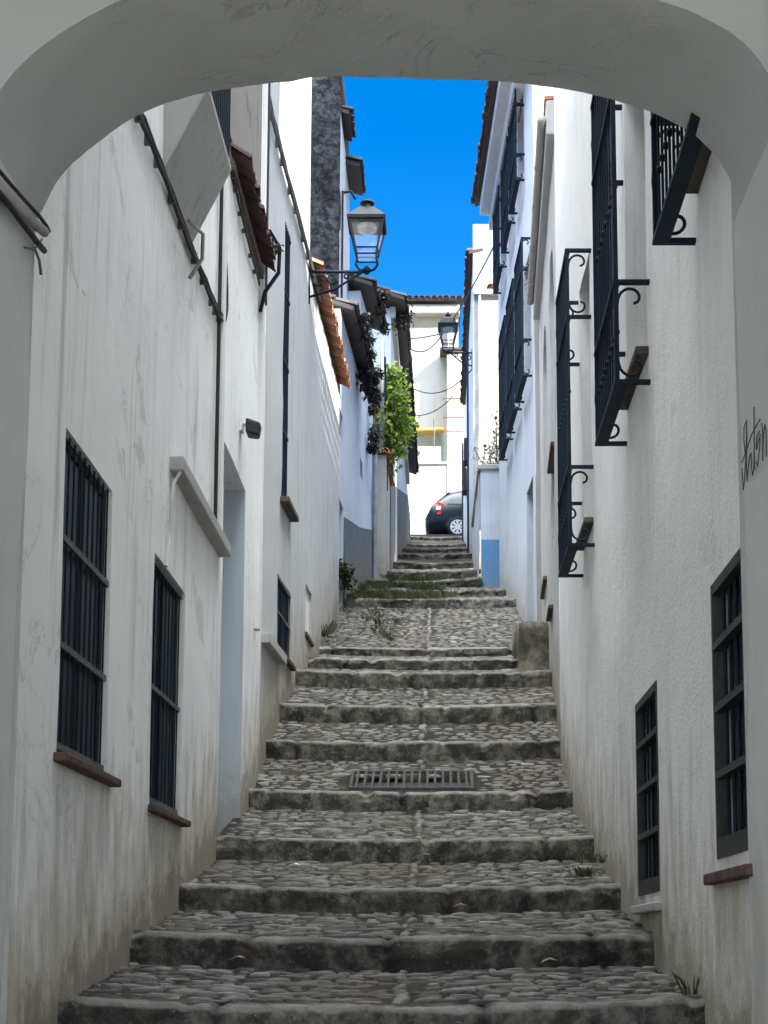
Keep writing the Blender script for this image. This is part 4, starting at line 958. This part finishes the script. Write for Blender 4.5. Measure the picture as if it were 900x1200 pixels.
# ---------------------------------------------------------------- overhead wires
for i, (a, b_, sg, lab) in enumerate(((at(478, 397, 31), at(524, 389, 31), .03, 'straight upper wire running to the domed lantern'), (at(478, 407, 30), at(520, 389, 31), .25, 'sagging wire just below the straight upper wire'),
        (at(486, 456, 32), at(553, 433, 31), .28, 'black wire sagging across the far facade at mid height'), (at(488, 487, 33), at(530, 465, 33), .12, 'thin wire rising to the right above the yellow awning'),
        (at(531, 374, 31), at(582, 282, 25), .05, 'diagonal wire from the domed lantern up to the tall shaded house'))):
    q = catenary(a, b_, sg); m_ = MB(); m_.tube(q, .014, 5); o = m_.build('overhead_wire', M['cable'], loc=a); tag(o, lab, 'cable')

# ---------------------------------------------------------------- stone block, drain, plants, litter
bk = MB(); A = [(1.00, 17.2), (1.46, 17.2), (1.46, 18.9), (1.00, 18.9)]
zb, zt = 2.95, 3.86
def blk():
    mb = MB(); nx, ny_, nz = 8, 14, 10; idx = {}
    def P(i, j, k_):
        key = (i, j, k_)
        if key not in idx:
            p = Vector((.99 + .50 * i / nx, 17.2 + 1.8 * j / ny_, zb + (zt - zb) * k_ / nz + (.35 * j / ny_ if k_ == nz else 0)))
            e = sum(1 for q, n_ in ((i, nx), (j, ny_), (k_, nz)) if q in (0, n_))
            cc = Vector((1.24, 18.1, 3.4)); p += (cc - p).normalized() * (.02 * (e - 1)) + Vector((mn.noise(p * 3), mn.noise(p * 3 + Vector((9, 0, 0))), mn.noise(p * 3 + Vector((0, 9, 0))))) * .03
            idx[key] = len(mb.v); mb.v.append(p)
        return idx[key]
    for j in range(ny_):
        for k_ in range(nz): mb.f += [(P(0, j, k_), P(0, j, k_ + 1), P(0, j + 1, k_ + 1), P(0, j + 1, k_)), (P(nx, j, k_), P(nx, j + 1, k_), P(nx, j + 1, k_ + 1), P(nx, j, k_ + 1))]
    for i in range(nx):
        for k_ in range(nz): mb.f.append((P(i, 0, k_), P(i + 1, 0, k_), P(i + 1, 0, k_ + 1), P(i, 0, k_ + 1)))
        for j in range(ny_): mb.f.append((P(i, j, nz), P(i + 1, j, nz), P(i + 1, j + 1, nz), P(i, j + 1, nz)))
    return mb
tag(blk().build('stone_block', M['block'], smooth=True, loc=(1.22, 18, 3.0)), 'squat mossy stone block against the right wall beside the upper steps', 'stone block')

dn = empty('drain_grate', (-.25, 13.75, 1.55), 'rusty iron drain grate set into the cobbled tread', 'drain grate')
fl_h = lambda y: 1.42 + (2.05 - .2 - 1.42) * (y - 13.31 - .26) / (14.47 - 13.31 - .23) + .02
y0_, y1_ = 13.60, 14.02
def sl(x0, x1, ya, yb, th=.03, lift=0):
    return [(x0, ya, fl_h(ya) - th + lift), (x1, ya, fl_h(ya) - th + lift), (x1, yb, fl_h(yb) - th + lift), (x0, yb, fl_h(yb) - th + lift), (x0, ya, fl_h(ya) + lift), (x1, ya, fl_h(ya) + lift), (x1, yb, fl_h(yb) + lift), (x0, yb, fl_h(yb) + lift)]
b = MB(); b.hexa(sl(-.80, .32, y0_, y1_, .02, -.10)); b.build('pit', M['cable'], dn)
b = MB()
for a in ((-.80, .32, y0_ - .03, y0_), (-.80, .32, y1_, y1_ + .03), (-.83, -.80, y0_ - .03, y1_ + .03), (.32, .35, y0_ - .03, y1_ + .03)): b.hexa(sl(*a, .03, .012))
b.build('frame', M['rustiron'], dn)
b = MB()
for i in range(15):
    x = -.80 + 1.12 * (i + .5) / 15; p = sl(x - .011, x + .011, y0_, y1_, .03, .010); b.hexa(p)
b.build('grating', M['rustiron'], dn)

def leafmass(name, label, cat, c, rad, n, size, mat, seed, hang=0, stems=0, aspect=.6):
    o = empty(name, Vector(c) - Vector((0, 0, rad[2])), label, cat); g = random.Random(seed); l = MB(); clumps = []
    for i in range(max(6, n // 90)):
        u = Vector((g.gauss(0, .5), g.gauss(0, .5), g.gauss(0, .5)));
        if u.length > 1.1: u.normalize()
        clumps.append(Vector((u.x * rad[0], u.y * rad[1], u.z * rad[2])))
    for i in range(n):
        q = g.choice(clumps); s = min(rad) * .36
        p = Vector(c) + q + Vector((g.gauss(0, s), g.gauss(0, s), g.gauss(0, s * 1.1)))
        leaf(l, p, g.uniform(.6, 1.25) * size, g, aspect, hang)
    l.build('foliage', M[mat], o)
    st = MB()
    for q in clumps[:max(3, stems)]:
        a = Vector(c) - Vector((0, 0, rad[2] * .9)); e = Vector(c) + q; st.tube([a, a.lerp(e, .5) + Vector((g.uniform(-.05, .05), 0, .05)), e], [.014, .01, .005], 4)
    st.build('stem', M['stem'], o); return o
leafmass('climbing_vine', 'bright green climbing vine spilling over the garden wall on the upper left', 'vine', (-.88, 26.75, 9.9), (.33, .5, .9), 3200, .115, 'vine', 3, .35, 10)
leafmass('creeper', 'dark dry creeper hanging from the low eave of the overgrown house', 'creeper', (-1.16, 23.7, 9.55), (.14, .5, .42), 900, .10, 'ivydead', 4, .6, 4)
leafmass('creeper', 'dark creeper tail dangling just left of the galvanised drainpipe', 'creeper', (-1.14, 25.2, 9.25), (.12, .25, .6), 600, .09, 'ivydead', 6, .7, 4)
leafmass('creeper', 'dead tuft of creeper on the end of the upper left tiled eave', 'creeper', (-.75, 28.4, 12.70), (.2, .3, .2), 500, .10, 'ivydead', 7, .4, 3)
leafmass('creeper', 'withered strands on the maroon pent tiles of the near left house', 'creeper', f1.p(ts1 - .1, .15, 6.72), (.06, .15, .07), 90, .05, 'ivydead', 8, .2, 3)
leafmass('creeper', 'dark dry growth matted along the lower eave tiles of the overgrown house', 'creeper', (-1.17, 22.7, 9.86), (.12, 1.0, .14), 800, .08, 'ivydead', 14, .3, 4)
leafmass('creeper', 'dark dry growth matted along the upper eave tiles of the overgrown house', 'creeper', (-1.02, 25.1, 11.4), (.12, .8, .16), 700, .08, 'ivydead', 15, .3, 4)
leafmass('leafy_weed', 'green leafy weed against the left wall foot beside the grass', 'weed', (-1.42, 21.9, 5.66), (.12, .2, .24), 220, .10, 'weed', 9, 0, 5, .75)

def tufts(name, label, spots, mat='weed', kind=None, cat='weed', n=40, hh=.14):
    o = empty(name, spots[0], label, cat) if kind is None else None; b = MB(); g = random.Random(len(spots) * 7 + n)
    for sp in spots:
        for i in range(n):
            a = g.uniform(0, 6.28); r = abs(g.gauss(0, .06)); p = Vector(sp) + Vector((math.cos(a) * r, math.sin(a) * r, 0)); h = g.uniform(.4, 1) * hh
            d = Vector((math.cos(a), math.sin(a), 0)) * h * g.uniform(.2, .9); sd = Vector((-math.sin(a), math.cos(a), 0)) * (.0035 if hh < .14 else .005)
            b.add([p - sd, p + sd, p + d * .5 + Vector((0, 0, h * .7)) + sd * .7, p + d + Vector((0, 0, h))], ((0, 1, 2, 3),))
    if kind: return tag(b.build(name, M[mat], loc=spots[0]), kind=kind)
    b.build('blade', M[mat], o); return o
def tread_z(x, y):
    for a, b_ in zip(STEPS, STEPS[1:]):
        if a[0] <= y < b_[0]:
            t = max(0, (y - a[0] - .26) / (b_[0] - a[0] - .26)); return a[1] + (b_[1] - b_[2] - a[1]) * t
    return floor_h(y)
g = random.Random(77); sp = []
for i in range(340):
    y = g.uniform(22.1, 25.3); x = g.uniform(-1.5, .15) if g.random() < .7 else g.gauss(-.5, .5)
    if x > .3 + g.gauss(0, .1): continue
    if mn.noise(Vector((x * 2.2, y * 1.4, 3))) > -.12: sp.append((x, y, tread_z(x, y)))
for i in range(16):
    y = g.uniform(19.6, 21.9); x = g.gauss(-.75, .25); sp.append((x, y, tread_z(x, y)))
b = tufts('grass', None, sp, 'weed', 'stuff', n=30, hh=.12); b['label'] = 'low green grass growing over the broken upper steps'
tufts('weed_tuft', 'small green weed tuft at the right end of the third step', [(1.02, 10.2, .46), (1.06, 10.3, .47)], n=60, hh=.08)
tufts('weed_tuft', 'weed tuft in the right corner where the roughcast wall meets the tread', [(1.20, 10.6, .58), (1.17, 10.9, .6)], n=40, hh=.09)
tufts('weed_tuft', 'thin weed sprig at the foot of the right wall beside the lowest step', [(1.2, 6.9, -.24)], n=16, hh=.15)
tufts('weed_tuft', 'weeds at the foot of the left wall past the small door', [(-1.52, 19.2, 4.1), (-1.50, 19.5, 4.2), (-1.5, 19.8, 4.3)], n=40, hh=.2)
for x, y, lab, mat in ((-1.05, 10.7, 'white paper scrap on the cobbles near the left wall', 'bin'), (-1.12, 8.22, 'curled brown leaf lying on the tread below the second step', 'dryleaf'), (-.1, 11.3, 'orange leaf at the back of the fourth tread', 'dryleaf'), (.15, 9.6, 'orange leaf fallen near the tread centre', 'dryleaf'), (.62, 8.1, 'red brown leaf at the right of the second tread', 'dryleaf')):
    z = tread_z(x, y) + .045; b = MB(); s = .05
    b.add([(x - s, y - .02, z), (x, y - .035, z + .02), (x + s, y, z + .012), (x + .01, y + .04, z + .03), (x - .03, y + .03, z + .015)], ((0, 1, 3), (1, 2, 3), (0, 3, 4)))
    tag(b.build('paper_scrap' if mat == 'bin' else 'fallen_leaf', M[mat], loc=(x, y, z - .03)), lab, 'litter' if mat == 'bin' else 'leaf')

# ================================================================== LIGHT, SKY, CAMERA
SKYV, SKYFILL = .39, 25.0
AZ, EL = math.radians(52), math.radians(31)       # sun behind the camera, to the right
sd = Vector((math.sin(AZ) * math.cos(EL), -math.cos(AZ) * math.cos(EL), math.sin(EL)))
L = bpy.data.lights.new('sun', 'SUN'); L.energy = 2.0; L.angle = math.radians(.5); L.color = (1, .95, .86)
lo = bpy.data.objects.new('sun', L); COL.objects.link(lo); lo.rotation_euler = (-sd).to_track_quat('-Z', 'Y').to_euler(); lo.location = (20, -20, 40)
W = bpy.data.worlds.new('World'); S.world = W; W.use_nodes = True
t = W.node_tree; bg = t.nodes['Background']
sky = t.nodes.new('ShaderNodeTexSky'); sky.sky_type = 'NISHITA'; sky.sun_disc = False
sky.sun_elevation = EL; sky.sun_rotation = math.pi - AZ; sky.dust_density = .6; sky.ozone_density = 2.5; sky.air_density = 1.0
hsv = t.nodes.new('ShaderNodeHueSaturation'); hsv.inputs['Saturation'].default_value = 1.47; hsv.inputs['Hue'].default_value = .508
t.links.new(sky.outputs[0], hsv.inputs['Color'])
hsv.inputs['Value'].default_value = SKYV
tc = t.nodes.new('ShaderNodeTexCoord'); dp = t.nodes.new('ShaderNodeVectorMath'); dp.operation = 'DOT_PRODUCT'
dp.inputs[1].default_value = Vector((-.05, -.17, 1.0)).normalized(); t.links.new(tc.outputs['Generated'], dp.inputs[0])
nz = t.nodes.new('ShaderNodeTexNoise'); nz.inputs['Scale'].default_value = 2.2; nz.inputs['Detail'].default_value = 6; t.links.new(tc.outputs['Generated'], nz.inputs['Vector'])
ad = t.nodes.new('ShaderNodeMath'); ad.operation = 'MULTIPLY_ADD'; ad.inputs[1].default_value = .5; t.links.new(nz.outputs['Fac'], ad.inputs[0]); t.links.new(dp.outputs['Value'], ad.inputs[2])
mr = t.nodes.new('ShaderNodeMapRange'); mr.interpolation_type = 'SMOOTHSTEP'; mr.inputs['From Min'].default_value = .98; mr.inputs['From Max'].default_value = 1.22; t.links.new(ad.outputs[0], mr.inputs['Value'])
mx = t.nodes.new('ShaderNodeMix'); mx.data_type = 'RGBA'; t.links.new(mr.outputs[0], mx.inputs[0]); t.links.new(hsv.outputs[0], mx.inputs[6]); mx.inputs[7].default_value = (SKYFILL * .96, SKYFILL, SKYFILL * 1.03, 1)   # bright fill lobe added to the sky, out of view overhead and behind
t.links.new(mx.outputs[2], bg.inputs['Color'])
bg.inputs['Strength'].default_value = .15

cam = bpy.data.cameras.new('camera'); co = bpy.data.objects.new('camera', cam); COL.objects.link(co); S.camera = co
co.location = (0, 0, 0); co.rotation_euler = (math.pi / 2 + PIT, 0, 0)
cam.sensor_fit = 'VERTICAL'; cam.sensor_height = 36; cam.lens = F / 1200 * 36
cam.shift_x = (450 - PX) / 1200; cam.shift_y = (PY - 600) / 1200; cam.clip_start = .05; cam.clip_end = 2000
S.view_settings.view_transform = 'Standard'; S.view_settings.look = 'None'; S.view_settings.exposure = 2.45; S.view_settings.gamma = 1; S.view_settings.use_curve_mapping = False
S.cycles.max_bounces = 10; S.cycles.diffuse_bounces = 7; S.cycles.use_denoising = True; S.cycles.sample_clamp_indirect = 8
S.cycles.transparent_max_bounces = 8
